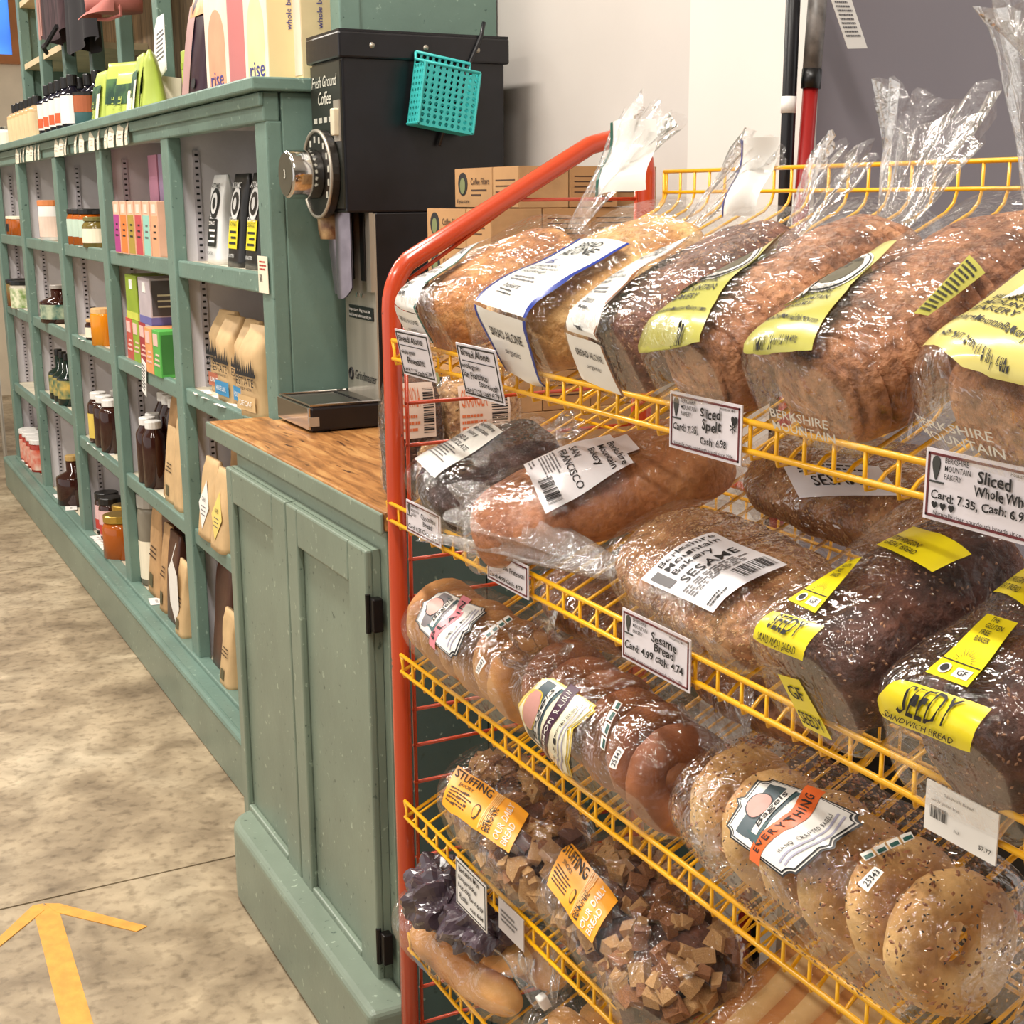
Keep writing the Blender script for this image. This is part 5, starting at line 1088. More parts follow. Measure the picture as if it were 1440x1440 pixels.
def carton(name, label, cat, x, y, z, w_, d_, h_, body, front=None, side=None, group=None, rz=0):
    t = thing(name, label, cat, (x, y, z), (0, 0, rz), group)
    obj('carton', MB().box(-d_/2, d_/2, -w_/2, w_/2, 0, h_), body, t, bevel=.0012)
    if front: obj('front_panel', MB().box(-d_/2-.0008, -d_/2, -w_/2+.001, w_/2-.001, h_*.04, h_*.96), front, t)
    if side: obj('side_panel', MB().box(-d_/2+.002, d_/2-.002, -w_/2-.0008, -w_/2, h_*.04, h_*.96), side, t)
    return t

# ---- bay nearest the counter: coffee
bw_m = M_('white_foil_bag', (232, 232, 230), rough=.35, bump=.2, bscale=20); bb_m = M_('black_foil_bag', (26, 25, 27), rough=.35, bump=.2, bscale=20); ylb = M_('bright_yellow_label', (238, 220, 40), rough=.45)
def atomic(y, body, other, lab, label, badge):
    h_, d_, w_ = .212, .075, .125
    t = pouch('coffee_bag', label, 'coffee', .94, y, Z1, w_, d_, h_, body, group='tall coffee pouches on the top cubby shelf')
    bagpanel(t, circ(0, .145, .036, .036), other, d_, h_, 'badge'); bagpanel(t, circ(0, .145, .026, .026), body, d_, h_, 'badge', .003); bagpanel(t, circ(0, .145, .012, .014), other, d_, h_, 'badge', .0038); bagtext(t, 'ATOMIC', 0, .186, .07, .013, other, d_, h_); bagtext(t, 'COFFEE', 0, .110, .06, .010, other, d_, h_)
    bagpanel(t, rect(-.036, .036, .042, .108), lab, d_, h_); bagtext(t, badge, 0, .098, .05, .009, ink if lab is ylb else paper, d_, h_)
    for j in range(3): bagpanel(t, rect(-.026, .026-.012*(j % 2), .052+j*.013, .057+j*.013, 2), ink if lab is ylb else paper, d_, h_, 'print', .003)
    bagtext(t, 'ROASTERS', 0, .026, .05, .008, other, d_, h_)
atomic(3.345, bw_m, bb_m, bb_m, 'white coffee pouch with black round badge beside two black pouches', 'SPACE')
atomic(3.165, bb_m, bw_m, ylb, 'black coffee pouch with yellow label between white and black pouches', 'DONNIE')
atomic(3.02, bb_m, bw_m, ylb, 'black coffee pouch with yellow label next to the shelf end post', 'BENGLE')
blue_lb = M_('sky_blue_label', (62, 148, 200), rough=.5); rust = M_('rust_label', (190, 110, 84), rough=.5)
def estate(y, x, lbl, word, label, rz=0):
    h_, d_, w_ = .205, .085, .12
    t = pouch('coffee_bag', label, 'coffee', x, y, Z2, w_, d_, h_, kraft_l, rz=rz, group='kraft coffee bags with tree print', fold=True)
    tree = []
    for j in range(9): tree += [(-.056+j*.0124, .108), (-.050+j*.0124, .108+.012+.016*((j*7) % 4)/3)]
    tree += [(.058, .108), (.058, .098), (-.056, .098)]
    mb = MB()
    for j in range(9): mb.add([(-d_/2-.003, -.056+j*.0124, .100), (-d_/2-.003, -.0436+j*.0124, .100), (-d_/2-.003, -.050+j*.0124, .118+.018*((j*7) % 4)/3)], [(0, 1, 2)])
    mb.box(-d_/2-.0032, -d_/2-.002, -.056, .056, .094, .101)
    obj('tree_print', mb, ink, t)
    bagtext(t, 'ESTATE', 0, .082, .10, .018, ink, d_, h_, fold=True); bagtext(t, 'COFFEE ROASTERS', 0, .066, .085, .006, ink, d_, h_, fold=True)
    bagpanel(t, rect(-.05, .05, .016, .050), lbl, d_, h_, fold=True); bagtext(t, word, 0, .033, .07, .012, paper, d_, h_, fold=True)
estate(3.40, .955, rust, 'SUMATRA', 'brown coffee bag with rust label at the far end of its row', .1)
estate(3.235, .925, blue_lb, 'HOUSE LANE', 'kraft coffee bag with sky blue label beside the rust-labelled bag', .05)
estate(3.10, .93, blue_lb, 'HOUSE LANE', 'kraft coffee bag with sky blue label in the middle of its row')
estate(2.965, .905, tan_l, 'DECAF', 'kraft coffee bag with tan label beside the end post', .1)
pc = thing('price_tag', 'small cream price tag stuck on the shelf end post', 'price tag', (XF-.004, 2.745, 1.19)); obj('card', MB().box(-.001, 0, -.03, .035, 0, .075), cream, pc); barcode(pc, None, [(-.0014, .03, 0), (-.0014, -.03, 0), (-.0014, -.03, .075), (-.0014, .03, .075)], (.05, .4, .3, .5), ink); ruled(pc, None, [(-.0014, .03, 0), (-.0014, -.03, 0), (-.0014, -.03, .075), (-.0014, .03, .075)], (.1, .9, .6, .9), 3, redl)
def kraftbag(x, y, z, w_, d_, h_, label, m_=None, lab=None, rz=0, lean=0, top=.12, logo=True, group='kraft bags in the lower cubbies'):
    t = pouch('kraft_bag', label, 'bag', x, y, z, w_, d_, h_, m_ or kraft, rz, lean, group, top=top)
    if lab:
        bagpanel(t, [(0, h_*.12), (w_*.36, h_*.42), (0, h_*.74), (-w_*.36, h_*.42)], lab, d_, h_); bagtext(t, 'CAFE', 0, h_*.5, w_*.22, .010, ink, d_, h_)
        for j in range(3): bagpanel(t, rect(-w_*.15, w_*.15, h_*(.3+.05*j), h_*(.31+.05*j), 2), grey_ink, d_, h_, 'print', .003)
    elif logo:
        bagpanel(t, rect(-w_*.1, w_*.2, h_*.10, h_*.24), M_('kraft_logo', (96, 88, 58), rough=.6), d_, h_, 'logo'); 
        for j in range(3): bagpanel(t, rect(-w_*.3, w_*.3-.01*j, h_*(.42+.05*j), h_*(.435+.05*j), 2), M_('brown_ink', (0, 0, 0)), d_, h_, 'print')
    return t
kraftbag(.895, 3.40, Z3, .13, .085, .205, 'kraft coffee bag with white diamond label beside the cabinet', kraft_l, paper)
kraftbag(.89, 3.26, Z3, .13, .085, .20, 'kraft coffee bag with yellow diamond label half behind the cabinet', kraft_l, M_('soft_yellow_label', (240, 214, 120), rough=.5))
kraftbag(.985, 3.42, Z3, .15, .09, .325, 'tall kraft bag with folded top behind the diamond-labelled bags', kraft)
kraftbag(.985, 3.24, Z3, .15, .09, .33, 'tall dark brown bag behind the diamond-labelled bags', brown_bag, logo=False)
kraftbag(.92, 3.41, Z0, .15, .09, .30, 'tall dark brown bag on the lowest shelf beside the cabinet', brown_bag, logo=False)
kraftbag(.95, 3.25, Z0, .14, .09, .28, 'dark brown bag half hidden on the lowest shelf behind the cabinet', brown_bag, logo=False)
kraftbag(.885, 3.27, Z0, .10, .07, .20, 'kraft bag with printed mark standing on the lowest shelf behind the cabinet', kraft_l)

# ---- second bay: chocolate boxes, tea boxes, syrups, kraft bags
cols = [('magenta', (176, 58, 136)), ('orange', (238, 130, 60)), ('olive', (176, 150, 60)), ('crimson', (196, 76, 84)), ('aqua', (150, 206, 190)), ('apricot', (232, 168, 128))]
for j, (cn, cc) in enumerate(cols):
    y = 4.17-j*.098 if j else 4.185
    t = carton('slim_box', 'slim %s box with pale top in the row of tall boxes' % cn, 'box', .905+.002*j, 4.20-j*.088, Z1, .078, .10, .150, M_('peach_carton', (240, 190, 160), rough=.5), None, M_('peach_carton', (0, 0, 0)), 'slim coloured boxes')
    obj('front_panel', MB().box(-.0508, -.05, -.037, .037, .004, .112), M_('box_'+cn, cc, rough=.45, var=.04), t); obj('crest', MB().box(-.0508, -.05, -.02, .02, .118, .142), M_('crest_pale', (246, 222, 206), rough=.5), t)
    for q_ in range(3): obj('print', MB().box(-.0514, -.0508, -.018, .018-.006*q_, .05+.016*q_, .055+.016*q_), ink if j != 4 else grey_ink, t)
for y, cc, cn in ((4.24, (222, 160, 190), 'pink'), (4.11, (188, 166, 206), 'lilac'), (3.98, (222, 196, 110), 'yellow')):
    carton('tall_box', 'large %s box standing behind the slim coloured boxes' % cn, 'box', 1.02, y, Z1, .11, .08, .285, M_('tall_'+cn, cc, rough=.5, var=.05), group='large pastel boxes')
teas = [(4.25, 'red', (198, 84, 70)), (4.16, 'green', (146, 176, 50)), (4.07, 'dark red', (168, 52, 60)), (3.98, 'grey lilac', (192, 180, 196)), (3.885, 'orange', (238, 160, 100)), (3.79, 'bright green', (90, 180, 80))]
for y, cn, cc in teas:
    t = carton('tea_box', '%s tea box in the bottom row of stacked tea boxes' % cn, 'tea box', .93 if y > 3.9 else .905, y, Z2, .085, .10, .128, M_('tea_'+cn.replace(' ', '_'), cc, rough=.45, var=.08, scale=16), group='stacked tea boxes')
    obj('label_patch', MB().box(-.0512, -.05, -.02, .03, .085, .118), M_('tea_patch', (240, 196, 186), rough=.5), t); obj('side_panel', MB().box(-.046, .046, -.0433, -.0425, .01, .118), M_('tea_side_'+cn.replace(' ', '_'), tuple(int(v*.72) for v in cc), rough=.45), t)
    for q_ in range(3): obj('print', MB().box(-.0512, -.05, -.03, .03-.01*q_, .03+.014*q_, .035+.014*q_), M_('tea_patch', (0, 0, 0)), t)
for y, cn, cc, cb_ in ((4.185, 'lime green', (150, 176, 46), (214, 220, 90)), (4.01, 'lilac grey', (196, 184, 190), (112, 110, 176))):
    t = carton('tea_box', '%s tea box on top of the stacked tea boxes' % cn, 'tea box', .93, y, Z2+.1286, .15, .10, .132, M_('tea_top_'+cn.replace(' ', '_'), cc, rough=.45), group='stacked tea boxes')
    obj('base_band', MB().box(-.0506, .05, -.0756, .0756, .0, .022), M_('tea_band_'+cn.replace(' ', '_'), cb_, rough=.45), t); obj('side_panel', MB().box(-.046, .046, -.0760, -.0752, .026, .126), M_('tea_dark_'+cn.replace(' ', '_'), tuple(int(v*.45) for v in cc), rough=.45), t)
    obj('emblem', MB().box(-.0512, -.05, -.02, .02, .09, .118), paper, t)
    for q_ in range(3): obj('print', MB().box(-.03, .03, -.0766, -.0760, .05+.016*q_, .055+.016*q_), M_('tea_print', (226, 220, 190), rough=.5), t)
k_ = 0
for x, y in ((.90, 4.10), (.90, 4.18), (.935, 4.25), (.98, 4.13), (.98, 4.21), (.985, 4.29), (1.05, 4.16), (1.05, 4.24)):
    hh = .155 if k_ else .17
    jar('syrup_bottle', 'dark brown syrup bottle with white lid in the second cubby column', 'bottle', x, y, Z3, .037, .205 if x < .95 else .265, dark_glass, white_lid, None, shoulder=.78, neck=.62, lidh=.11, group='white-lidded syrup bottles beside the kraft bag'); k_ += 1
kraftbag(.95, 3.92, Z3, .20, .12, .31, 'wide kraft bag of beans beside the white-lidded syrup bottles', kraft)
kraftbag(.905, 3.86, Z3, .12, .06, .22, 'smaller kraft bag leaning against the wide kraft bag', kraft_l)
kraftbag(.90, 3.74, Z3, .10, .06, .26, 'kraft bag edge-on beside the shelf post', kraft_l, logo=False)
pt = thing('price_tag', 'white paper strip tag hanging from the second shelf edge', 'price tag', (XF+.004, 3.98, .83), (math.radians(14), 0, 0)); obj('card', MB().box(-.002, -.001, -.028, .028, 0, .10), paper, pt); ruled(pt, None, [(-.0024, .026, 0), (-.0024, -.026, 0), (-.0024, -.026, .1), (-.0024, .026, .1)], (.1, .9, .1, .9), 8, ink)
jar('canister', 'grey canister with dark top on the lowest shelf beside kraft bags', 'canister', .93, 4.33, Z0, .05, .30, M_('grey_pouch', (136, 128, 112), rough=.4), M_('grey_lid', (180, 176, 168), rough=.4), cream, .08, .5, .8, .9)
jar('canister', 'grey canister standing behind the first one on the lowest shelf', 'canister', 1.01, 4.24, Z0, .05, .33, M_('grey_pouch', (0, 0, 0)), blackp, None, shoulder=.8, neck=.9)
kraftbag(.925, 4.19, Z0, .15, .09, .30, 'kraft bag with square mark next to the grey canister', kraft)
kraftbag(.94, 4.06, Z0, .14, .09, .31, 'brown foil bag with folded top between kraft bags', brown_bag, logo=False, lean=-.05)
kraftbag(.905, 3.995, Z0, .09, .08, .27, 'narrow kraft bag with square mark between brown foil bags', kraft)
kraftbag(.91, 3.88, Z0, .14, .09, .27, 'brown foil bag with folded top near the hanging white tag', brown_bag, logo=False, lean=-.04)
kraftbag(.885, 3.74, Z0, .10, .07, .22, 'kraft bag with small mark beside the post on the lowest shelf', kraft_l)
ht = thing('hang_tag', 'white paper tag with pointed ends hanging on the lowest brown bag', 'tag', (.856, 3.775, .22)); obj('card', MB().prism([(-.05, .02), (0, -.03), (.05, .02), (.05, .12), (.0, .16), (-.05, .12)], 0, -.001, 0), paper, ht); obj('string', MB().tube([(0, .0, .158), (.01, .01, .18), (.02, .02, .20)], .001, 5), paper, ht)

# ---- third bay: jars, juices, honey
for j, (x, y) in enumerate(((.90, 5.06), (.90, 4.965), (.905, 4.87))):
    jar('preserve_jar', 'honey jar with mint label and black lid in the jar row', 'jar', x, y, Z1, .042, .125, amber, blackp, mint, .25, .72, .78, .86, group='mint-labelled honey jars')
jar('preserve_jar', 'tall white-labelled jar with dark lid behind the mint-labelled jars', 'jar', .975, 4.80, Z1, .045, .165, clear_glass, blackp, paper, .1, .75)
jar('preserve_jar', 'short olive jar with cream label beside the shelf post', 'jar', .895, 4.735, Z1, .045, .10, M_('olive_preserve', (120, 104, 50), rough=.15), M_('olive_lid', (120, 112, 60), rough=.3), cream)
for k, y in enumerate((4.73, 4.64)):
    t = jar('juice_bottle', 'orange bottle with cream band %s' % ('standing in front on the juice shelf' if k == 0 else 'beside the shelf post on the juice shelf'), 'bottle', .895+.05*k, y, Z2, .042, .125 if k == 0 else .225, orange_l, M_('tan_lid', (226, 186, 130), rough=.4), None, shoulder=.84, neck=.86)
jar('dropper_bottle', 'tiny brown dropper bottle with black cap', 'bottle', .915, 5.0, Z2, .022, .11, dark_glass, blackp, tan_l, .1, .5, .6, .4, .3)
jar('preserve_jar', 'small brown jar with cream label beside the dropper bottle', 'jar', .90, 4.92, Z2, .032, .075, dark_glass, M_('tan_lid', (0, 0, 0)), cream)
jar('preserve_jar', 'small brown jar with white lid behind the orange bottle', 'jar', .96, 4.86, Z2, .034, .095, dark_glass, white_lid, cream)
for j, (x, y) in enumerate(((.905, 4.98), (.905, 4.875), (.905, 4.77), (.98, 5.0))):
    jar('honey_bottle', 'dark honey bottle with white lid in the third cubby column', 'bottle', x, y, Z3, .04, .185, dark_glass, white_lid, yell if j in (0, 3) else None, .12, .6, .78, .66, .13, group='white-lidded honey bottles')
for j, (x, y) in enumerate(((.93, 5.10), (.925, 5.0))):
    jar('preserve_jar', 'dark jar with pink and red label and black lid', 'jar', x, y, Z0, .045, .16, dark_glass, blackp, pinkl, .12, .72, .8, .9, .15, group='pink-labelled jars', emb=redl)
jar('preserve_jar', 'jar with yellow label behind the large amber honey jar', 'jar', .945, 4.87, Z0, .048, .155, M_('mustard', (196, 160, 70), rough=.3), gold_lid, yell, .1, .7)
jar('honey_jar', 'large amber honey jar with gold lid at the shelf front', 'jar', .90, 4.725, Z0, .062, .155, amber, gold_lid, None, shoulder=.74, neck=.84, lidh=.16)
jar('preserve_jar', 'squat dark jar with black lid behind the honey jar', 'jar', 1.02, 4.80, Z0, .05, .20, dark_glass, blackp, None)
# ---- fourth and fifth bays
carton('slim_box', 'narrow black box with white writing beside the peach canister', 'box', .92, 5.79, Z1, .045, .06, .125, blackp, None)
jar('canister', 'white and peach canister beside the narrow black box', 'canister', .905, 5.66, Z1, .05, .155, paper, M_('peach_lid', (226, 140, 80), rough=.4), M_('peach_wrap', (240, 214, 196), rough=.5), .1, .6, .9, .95)
jug('dark maple syrup jug with white and green label', .915, 5.72, Z2, .075, .15, dark_glass, M_('grey_cap', (176, 168, 160), rough=.4), M_('green_cream_label', (180, 190, 160), rough=.5, scale=30, col2=(30, 90, 80)))
for j, (x, y) in enumerate(((.905, 5.78), (.905, 5.68), (.905, 5.58))):
    jar('green_bottle', 'dark green bottle with slanted green and yellow label', 'bottle', x, y, .5825, .045, .205, green_glass, blackp, M_('green_bottle_label', (206, 176, 90), rough=.4, scale=26, col2=(20, 96, 80)), .15, .5, .55, .32, .12, group='green bottles in the fourth cubby column')
jug('dark brown syrup jug with tan cap on the lowest shelf', .91, 5.68, Z0, .07, .205, dark_glass, M_('tan_cap', (190, 156, 96), rough=.4), None)
for j, y in enumerate((6.68, 6.60, 6.52)): jar('preserve_jar', 'small amber jar with cream lid in the fifth cubby column', 'jar', .90, y, Z1, .036, .085, amber, cream, blackp if j == 0 else None, .2, .6, .8, .9, group='small amber jars')
jar('preserve_jar', 'dark-lidded jar of pickles with picture label', 'jar', .905, 6.72, Z2, .06, .125, M_('pickle', (120, 110, 60), rough=.2, scale=30, col2=(150, 60, 30)), blackp, None, shoulder=.82, neck=.92)
jar('preserve_jar', 'dark-lidded jar with pale leaf-print label beside the pickles', 'jar', .90, 6.56, Z2, .06, .125, clear_glass, blackp, M_('leaf_label', (232, 232, 200), rough=.5, scale=40, col2=(120, 150, 80)), .05, .75, .82, .92)
jar('preserve_jar', 'pale jar alone on the third shelf of the far cubby column', 'jar', .93, 6.38, Z3, .045, .15, paper, white_lid, None)
for j, (x, y) in enumerate(((.90, 6.79), (.90, 6.68), (.90, 6.57), (.90, 6.46))): jar('sauce_jar', 'sauce jar with white lid and red and cream label on the lowest shelf', 'jar', x, y, Z0, .048, .155, M_('tomato_sauce', (170, 50, 30), rough=.2), white_lid, M_('sauce_label', (238, 226, 206), rough=.5, scale=12, col2=(206, 80, 50)), .1, .7, .82, .92, group='white-lidded sauce jars')
# ---- things standing on the top board
bean = [('pink', 3.125, .925, (214, 140, 146), (240, 164, 130)), ('pale yellow', 2.865, .925, (238, 214, 160), (244, 226, 166)), ('cream yellow', 2.83, 1.0, (240, 222, 178), (236, 206, 120))]
for cn, y, x, cs, ca in bean[:2]:
    w_, d_, h_ = .185 if cn == 'pink' else .16, .085, .235
    x = .905 if cn == 'pink' else .915
    t = carton('coffee_box', 'tall %s whole bean coffee box on the top board' % cn, 'coffee', x+.02, y, ZT, w_, d_, h_, M_('bean_box_'+cn.replace(' ', '_'), cs, rough=.5, var=.03))
    obj('front_panel', MB().box(-d_/2-.0008, -d_/2, -w_/2+.001, w_/2-.001, .001, h_-.001), M_('bean_front_cream', (240, 224, 206), rough=.5), t)
    obj('arch', MB().prism([(-w_*.36, 0.002), (w_*.36, .002)]+[(w_*.36*math.cos(math.radians(a)), .10+.075*math.sin(math.radians(a))) for a in range(0, 181, 15)], 0, -d_/2-.0016, -d_/2-.0008), M_('bean_arch_'+cn.replace(' ', '_'), ca, rough=.5), t)
    lettering(t, 'rise', M_('indigo_ink', (64, 62, 140), rough=.5), (-d_/2-.0018, w_*.30, .012), (0, -1, 0), (0, 0, 1), .05, width=.10)
    lettering(t, 'whole bean coffee', M_('indigo_ink', (0, 0, 0)), (.008, -w_/2-.0006, .10), (0, 0, 1), (-1, 0, 0), .016, width=.125)
for j, (x, y) in enumerate(((1.02, 2.90), (1.02, 3.05))):
    t = carton('coffee_box', 'cream whole bean coffee box with yellow arch standing behind the front boxes' if j == 0 else 'cream whole bean coffee box at the back beside the upper shelf post', 'coffee', .985, 2.80 if j == 0 else 3.0, ZT, .12, .075, .26, M_('bean_box_cream', (236, 214, 166), rough=.5), M_('bean_front_cream', (0, 0, 0)), group='cream coffee boxes')
    lettering(t, 'whole bean coffee', M_('indigo_ink', (0, 0, 0)), (.008, -.0606, .10), (0, 0, 1), (-1, 0, 0), .016, width=.125)
pur_b = M_('aubergine_foil_bag', (52, 30, 44), rough=.3, bump=.2, bscale=20)
t = pouch('coffee_bag', 'tall aubergine coffee bag with rose gusset and orange top', 'coffee', .93, 3.36, ZT, .17, .10, .25, pur_b); bagpanel(t, rect(.02, .085, .0, .22), M_('rose_foil', (190, 150, 146), rough=.35), .10, .25, 'gusset'); bagpanel(t, rect(-.06, .07, .19, .245), M_('orange_print_foil', (196, 112, 60), rough=.4, scale=20, col2=(226, 176, 110)), .10, .25, 'print_band'); bagpanel(t, circ(-.02, .035, .018, .012), ink, .10, .25, 'seal_mark', .003)
lime = M_('lime_pouch', (190, 206, 96), rough=.35, bump=.2, bscale=25); lime_d = M_('green_leaf_print', (74, 112, 66), rough=.4, scale=18, col2=(28, 62, 46), lo=.42, hi=.58)
for j, (x, y, hh, rz, lab_) in enumerate(((.90, 4.47, .15, 0, 'lime green pouch with pale side panel at the far end of the pouch group'), (.93, 4.30, .165, .5, 'lime green pouch turned sideways in the pouch group'), (.91, 4.12, .125, .3, 'smaller lime pouch with white window in the pouch group'), (.905, 3.96, .155, -.1, 'lime green pouch with dark leaf print beside the white card'), (.90, 3.82, .15, -.3, 'lime green pouch in front of the folded box'))):
    t = pouch('snack_pouch', lab_, 'pouch', x, y, ZT, .15, .07, hh, lime, rz, group='lime pouches on the top board')
    bagpanel(t, rect(-.06, .06, hh*.28, hh*.72), lime_d, .07, hh, 'leaf_print'); bagpanel(t, rect(-.066, -.02, hh*.05, hh*.55), cream, .07, hh, 'side_label', .003)
    bagtext(t, 'KALE', .02, hh*.25, .05, .018, lime, .07, hh, up_=True)
t = carton('folded_box', 'pale lime box behind the pouch group on the top board', 'box', 1.0, 3.66, ZT, .14, .09, .145, lime, None); obj('band', MB().box(-.046, .045, -.071, .071, .10, .115), M_('lime_band', (160, 180, 60), rough=.4), t)
cd = thing('sign_card', 'white printed card standing among the lime pouches', 'card', (.945, 3.93, ZT+.10), (math.radians(-6), math.radians(6), 0)); obj('card', MB().prism([(-.075, .0), (.06, -.02), (.075, .135), (.04, .165), (-.03, .16)], 0, 0, .002), paper, cd); ruled(cd, None, [(-.0005, .05, 0), (-.0005, -.06, 0), (-.0005, -.06, .13), (-.0005, .05, .13)], (.1, .9, .3, .95), 7, grey_ink); obj('leg', MB().box(.002, .06, -.004, .004, -.098, .0), cream, cd)
jar('tin', 'brown and teal tin with dark lid on the top board', 'tin', .905, 4.77, ZT, .045, .11, M_('teal_tin', (70, 108, 110), rough=.4), blackp, M_('brown_tin_label', (170, 90, 50), rough=.4), .42, .9, .9, .95, .1)
for j in range(5):
    y = 5.52-j*.125
    jar('oil_bottle', 'dark oil bottle with plain white label beside the brown tin' if j == 4 else 'dark oil bottle with white and red label in the bottle row', 'bottle', .905, y, ZT, .043, .185, M_('dark_oil_glass', (26, 24, 36), rough=.08), blackp, paper if j == 4 else M_('white_red_label', (238, 232, 222), rough=.5), .12, .62, .66, .38, .2, group=None if j == 4 else 'red and white labelled oil bottles', emb=None if j == 4 else orl)
for j in range(3): jar('oil_bottle', 'dark bottle behind the white-labelled oil bottles', 'bottle', .985, 5.30-j*.15, ZT, .043, .20, M_('dark_oil_glass', (0, 0, 0)), blackp, paper, .12, .6, .66, .38, .2, group='dark bottles at the back of the bottle row')
for j in range(6):
    jar('syrup_bottle', 'pale tan syrup bottle with black cap at the far end of the top board', 'bottle', .905, 6.36-j*.115, ZT, .04, .165, ltan, blackp, M_('tan_syrup_label', (232, 204, 158), rough=.5), .05, .62, .7, .42, .22, group='pale syrup bottles on the top board')
for j in range(4): jar('preserve_jar', 'small white jar with speckled label at the end of the top board', 'jar', .90, 6.88-j*.1, ZT, .042, .085, paper, M_('speckled_lid', (190, 184, 160), rough=.5, scale=60, col2=(40, 40, 36)), cream, .1, .7, .8, .9, group='small white jars')
# paper price tags along the fascia and cards lying on the shelves
for j, y in enumerate([3.90, 3.98, 4.10, 4.18, 4.30, 4.40, 4.56, 4.66, 4.84, 4.92, 5.02, 5.42, 5.50, 5.58, 5.66, 5.78, 5.86, 5.96]):
    w_ = (.05, .07, .055, .045)[j % 4]
    t = thing('fascia_tag', 'small curling paper price tag taped along the top shelf fascia', 'price tag', (XF-.014, y, 1.525), (0, math.radians(3), math.radians((-4, 3, 6, -2)[j % 4])), 'paper price tags on the top fascia')
    obj('card', MB().grid(lambda u, v: (-.004*math.sin(v*2.2)*(1+.4*math.sin(j)), w_*(u-.5), .058*(1-v)), 3, 5), cream, t, smooth=True); obj('print', MB().box(-.0062, -.0055, -w_*.3, w_*.3, .02, .0215).box(-.0062, -.0055, -.0-w_*.25, w_*.2, .03, .0315), mat('pale_grey_print', (178, 174, 170), .6), t)
for j, (x, y, z) in enumerate([(.885, 3.42, Z2), (.885, 3.30, Z2), (.88, 3.17, Z2), (.885, 4.06, Z2), (.885, 4.88, Z3), (.885, 4.75, Z3), (.885, 5.02, Z2), (.885, 4.9, Z2), (.88, 5.02, Z0+.006), (.88, 4.95, Z0+.006), (.88, 4.87, Z0+.006), (.88, 5.85, Z0+.006), (.88, 5.77, Z0+.006), (.88, 5.58, Z0+.006), (.88, 6.74, Z0+.006), (.88, 6.62, Z0+.006), (.88, 6.5, Z0+.006), (.885, 4.85, Z1), (.885, 6.5, Z2), (.88, 4.1, Z0+.006), (.885, 5.0, Z3), (.885, 5.66, .5825)]):
    t = thing('shelf_card', 'small white price card lying flat at a shelf front', 'price card', (x-.005, y, z), (0, 0, math.radians((j*17) % 20-10)), 'white cards lying on the shelves'); obj('card', MB().box(-.022, .022, -.038, .038, .0003, .0012), paper, t); obj('print', MB().box(-.004, .004, -.02, .014, .0012, .0014), mat('pale_grey_print', (178, 174, 170), .6), t)
# hanging garments on the upper shelving
def garment(name, label, x, y, z0, z1, w_, m_, seed, folds=6, dep=.03):
    t = thing(name, label, 'garment', (x, y, z0))
    def f(u, v):
        a = 2*math.pi*u; k = (1-.25*v); yy = w_/2*math.cos(a)*k; xx = dep*math.sin(a)+.012*math.sin(folds*a+seed)*(1-v*.4)
        return (xx, yy, (z1-z0)*v+.02*math.sin(2*a+seed)*(1-v))
    mb = MB().grid(lambda u, v: f(v, u), 10, 60, True); obj('fabric', mb, m_, t, smooth=True)
    obj('hanger', MB().tube([(0, -w_*.3, z1-z0), (0, 0, z1-z0+.08), (0, w_*.3, z1-z0)], .004, 6).tube([(0, 0, z1-z0+.08), (0, 0, z1-z0+.14), (.04, 0, z1-z0+.16)], .003, 6), chrome, t)
    return t
g1 = garment('hanging_apron', 'black apron hanging from the upper shelving', .955, 5.02, 1.885, 2.5, .42, M_('black_cloth', (30, 26, 30), rough=.85, var=.2), 1); g2 = garment('hanging_apron', 'dark plum apron with pale stripes hanging beside the black apron', .955, 5.52, 1.97, 2.5, .44, M_('plum_cloth', (74, 52, 56), rough=.85, var=.3, stretch=(1, 12, 1), col2=(44, 30, 34)), 2)
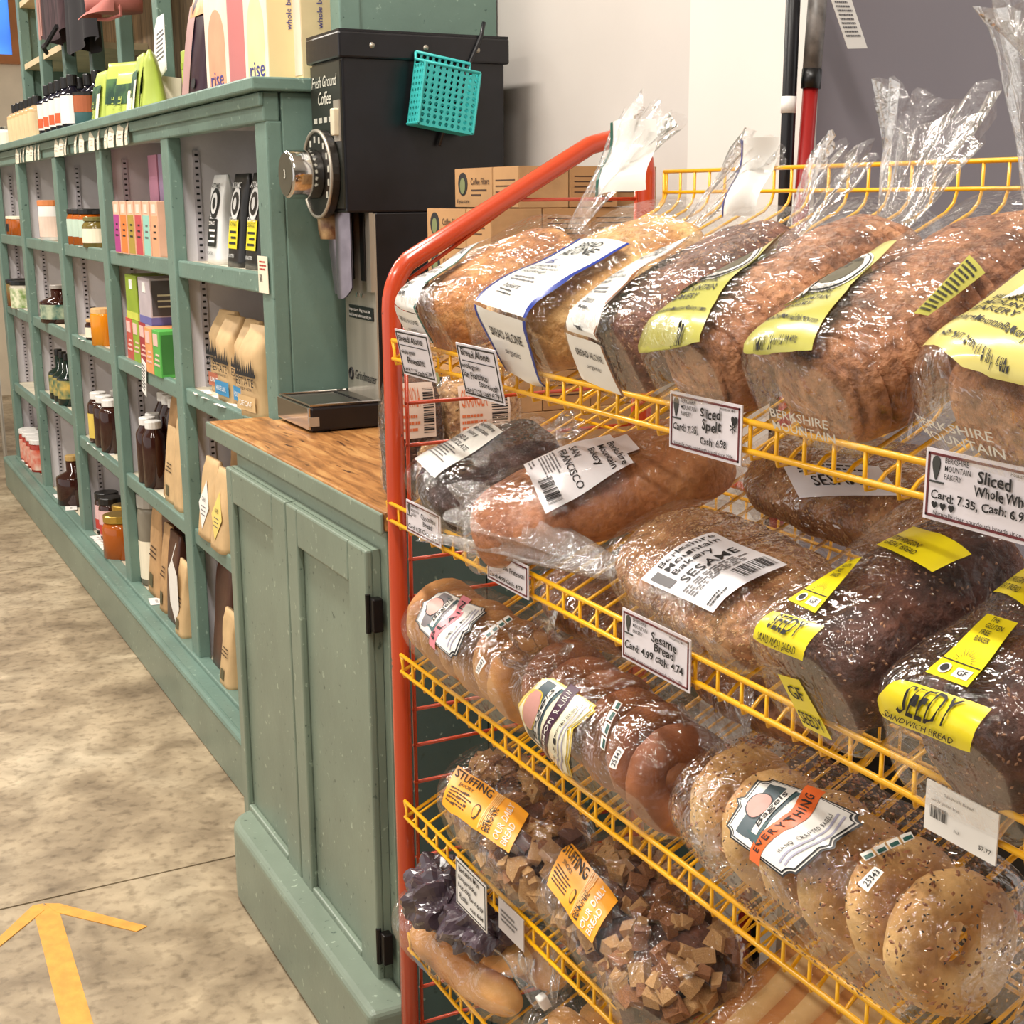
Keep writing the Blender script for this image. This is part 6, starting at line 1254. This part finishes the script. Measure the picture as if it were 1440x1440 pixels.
obj('pale_stripe', MB().tube([(-.045, .10, .0), (-.045, .085, .5)], .006, 6).tube([(-.045, .06, .01), (-.043, .05, .5)], .004, 6), M_('pale_stripe', (200, 150, 140), rough=.8), g2); obj('tie_string', MB().tube([(-.03, -.18, .02), (-.05, -.05, -.03), (-.03, .15, -.02), (0, .26, -.03)], .009, 6), M_('black_cloth', (0, 0, 0)), g2)
cp = thing('cap', 'dusty pink cap hanging from the upper shelving', 'cap', (.955, 4.50, 1.945))
pk_m = M_('dusty_pink_cloth', (186, 112, 104), rough=.85, var=.15)
obj('crown', MB().lathe([(.085, .0), (.087, .03), (.08, .08), (.055, .11), (.02, .125)], 24), pk_m, cp, smooth=True)
obj('brim', MB().grid(lambda u, v: (-.02-.04*math.sin(math.pi*u)-.05*v*math.sin(math.pi*u), .105*math.cos(math.pi*u)*(1-.1*v), .01-.04*v+.02*abs(math.cos(math.pi*u))), 16, 6), pk_m, cp, smooth=True); obj('strap', MB().tube([(.0, -.08, .01), (.0, -.09, -.02), (-.03, -.05, -.03), (-.05, .0, -.025)], .006, 6), pk_m, cp); obj('hook', MB().tube([(0, 0, .125), (0, 0, .555)], .003, 6), chrome, cp)
# ---- far display stand beyond the shelving
fd = thing('display_stand', 'low wire display stand beyond the end of the shelving', 'stand', (.62, 7.75, 0))
for sx in (-.25, .25):
    for sy in (-.2, .2): obj('leg', MB().tube([(sx, sy, 0), (sx, sy, 1.0)], .01, 8), steel, fd)
for z in (.28, .62, .96): obj('wire_shelf', MB().tube([(-.25, -.2, z), (.25, -.2, z), (.25, .2, z), (-.25, .2, z)], .008, 6, closed=True).box(-.25, .25, -.2, .2, z-.003, z), steel, fd)
for j, (x, z, m_, lb) in enumerate(((.75, .282, lime, 'lime green bag on the low display stand'), (.60, .282, paper, 'white bag on the low display stand'), (.75, .622, redl, 'red bag on the middle of the display stand'), (.58, .622, M_('teal_tin', (0, 0, 0)), 'teal bag on the middle of the display stand'))): pouch('snack_pouch', lb, 'pouch', x, 7.7, z, .13, .09, .26, m_, rz=math.pi/2)
for o in bpy.data.objects:
    for k in ('w', 'h', 'dx'):
        if k in o.keys(): del o[k]
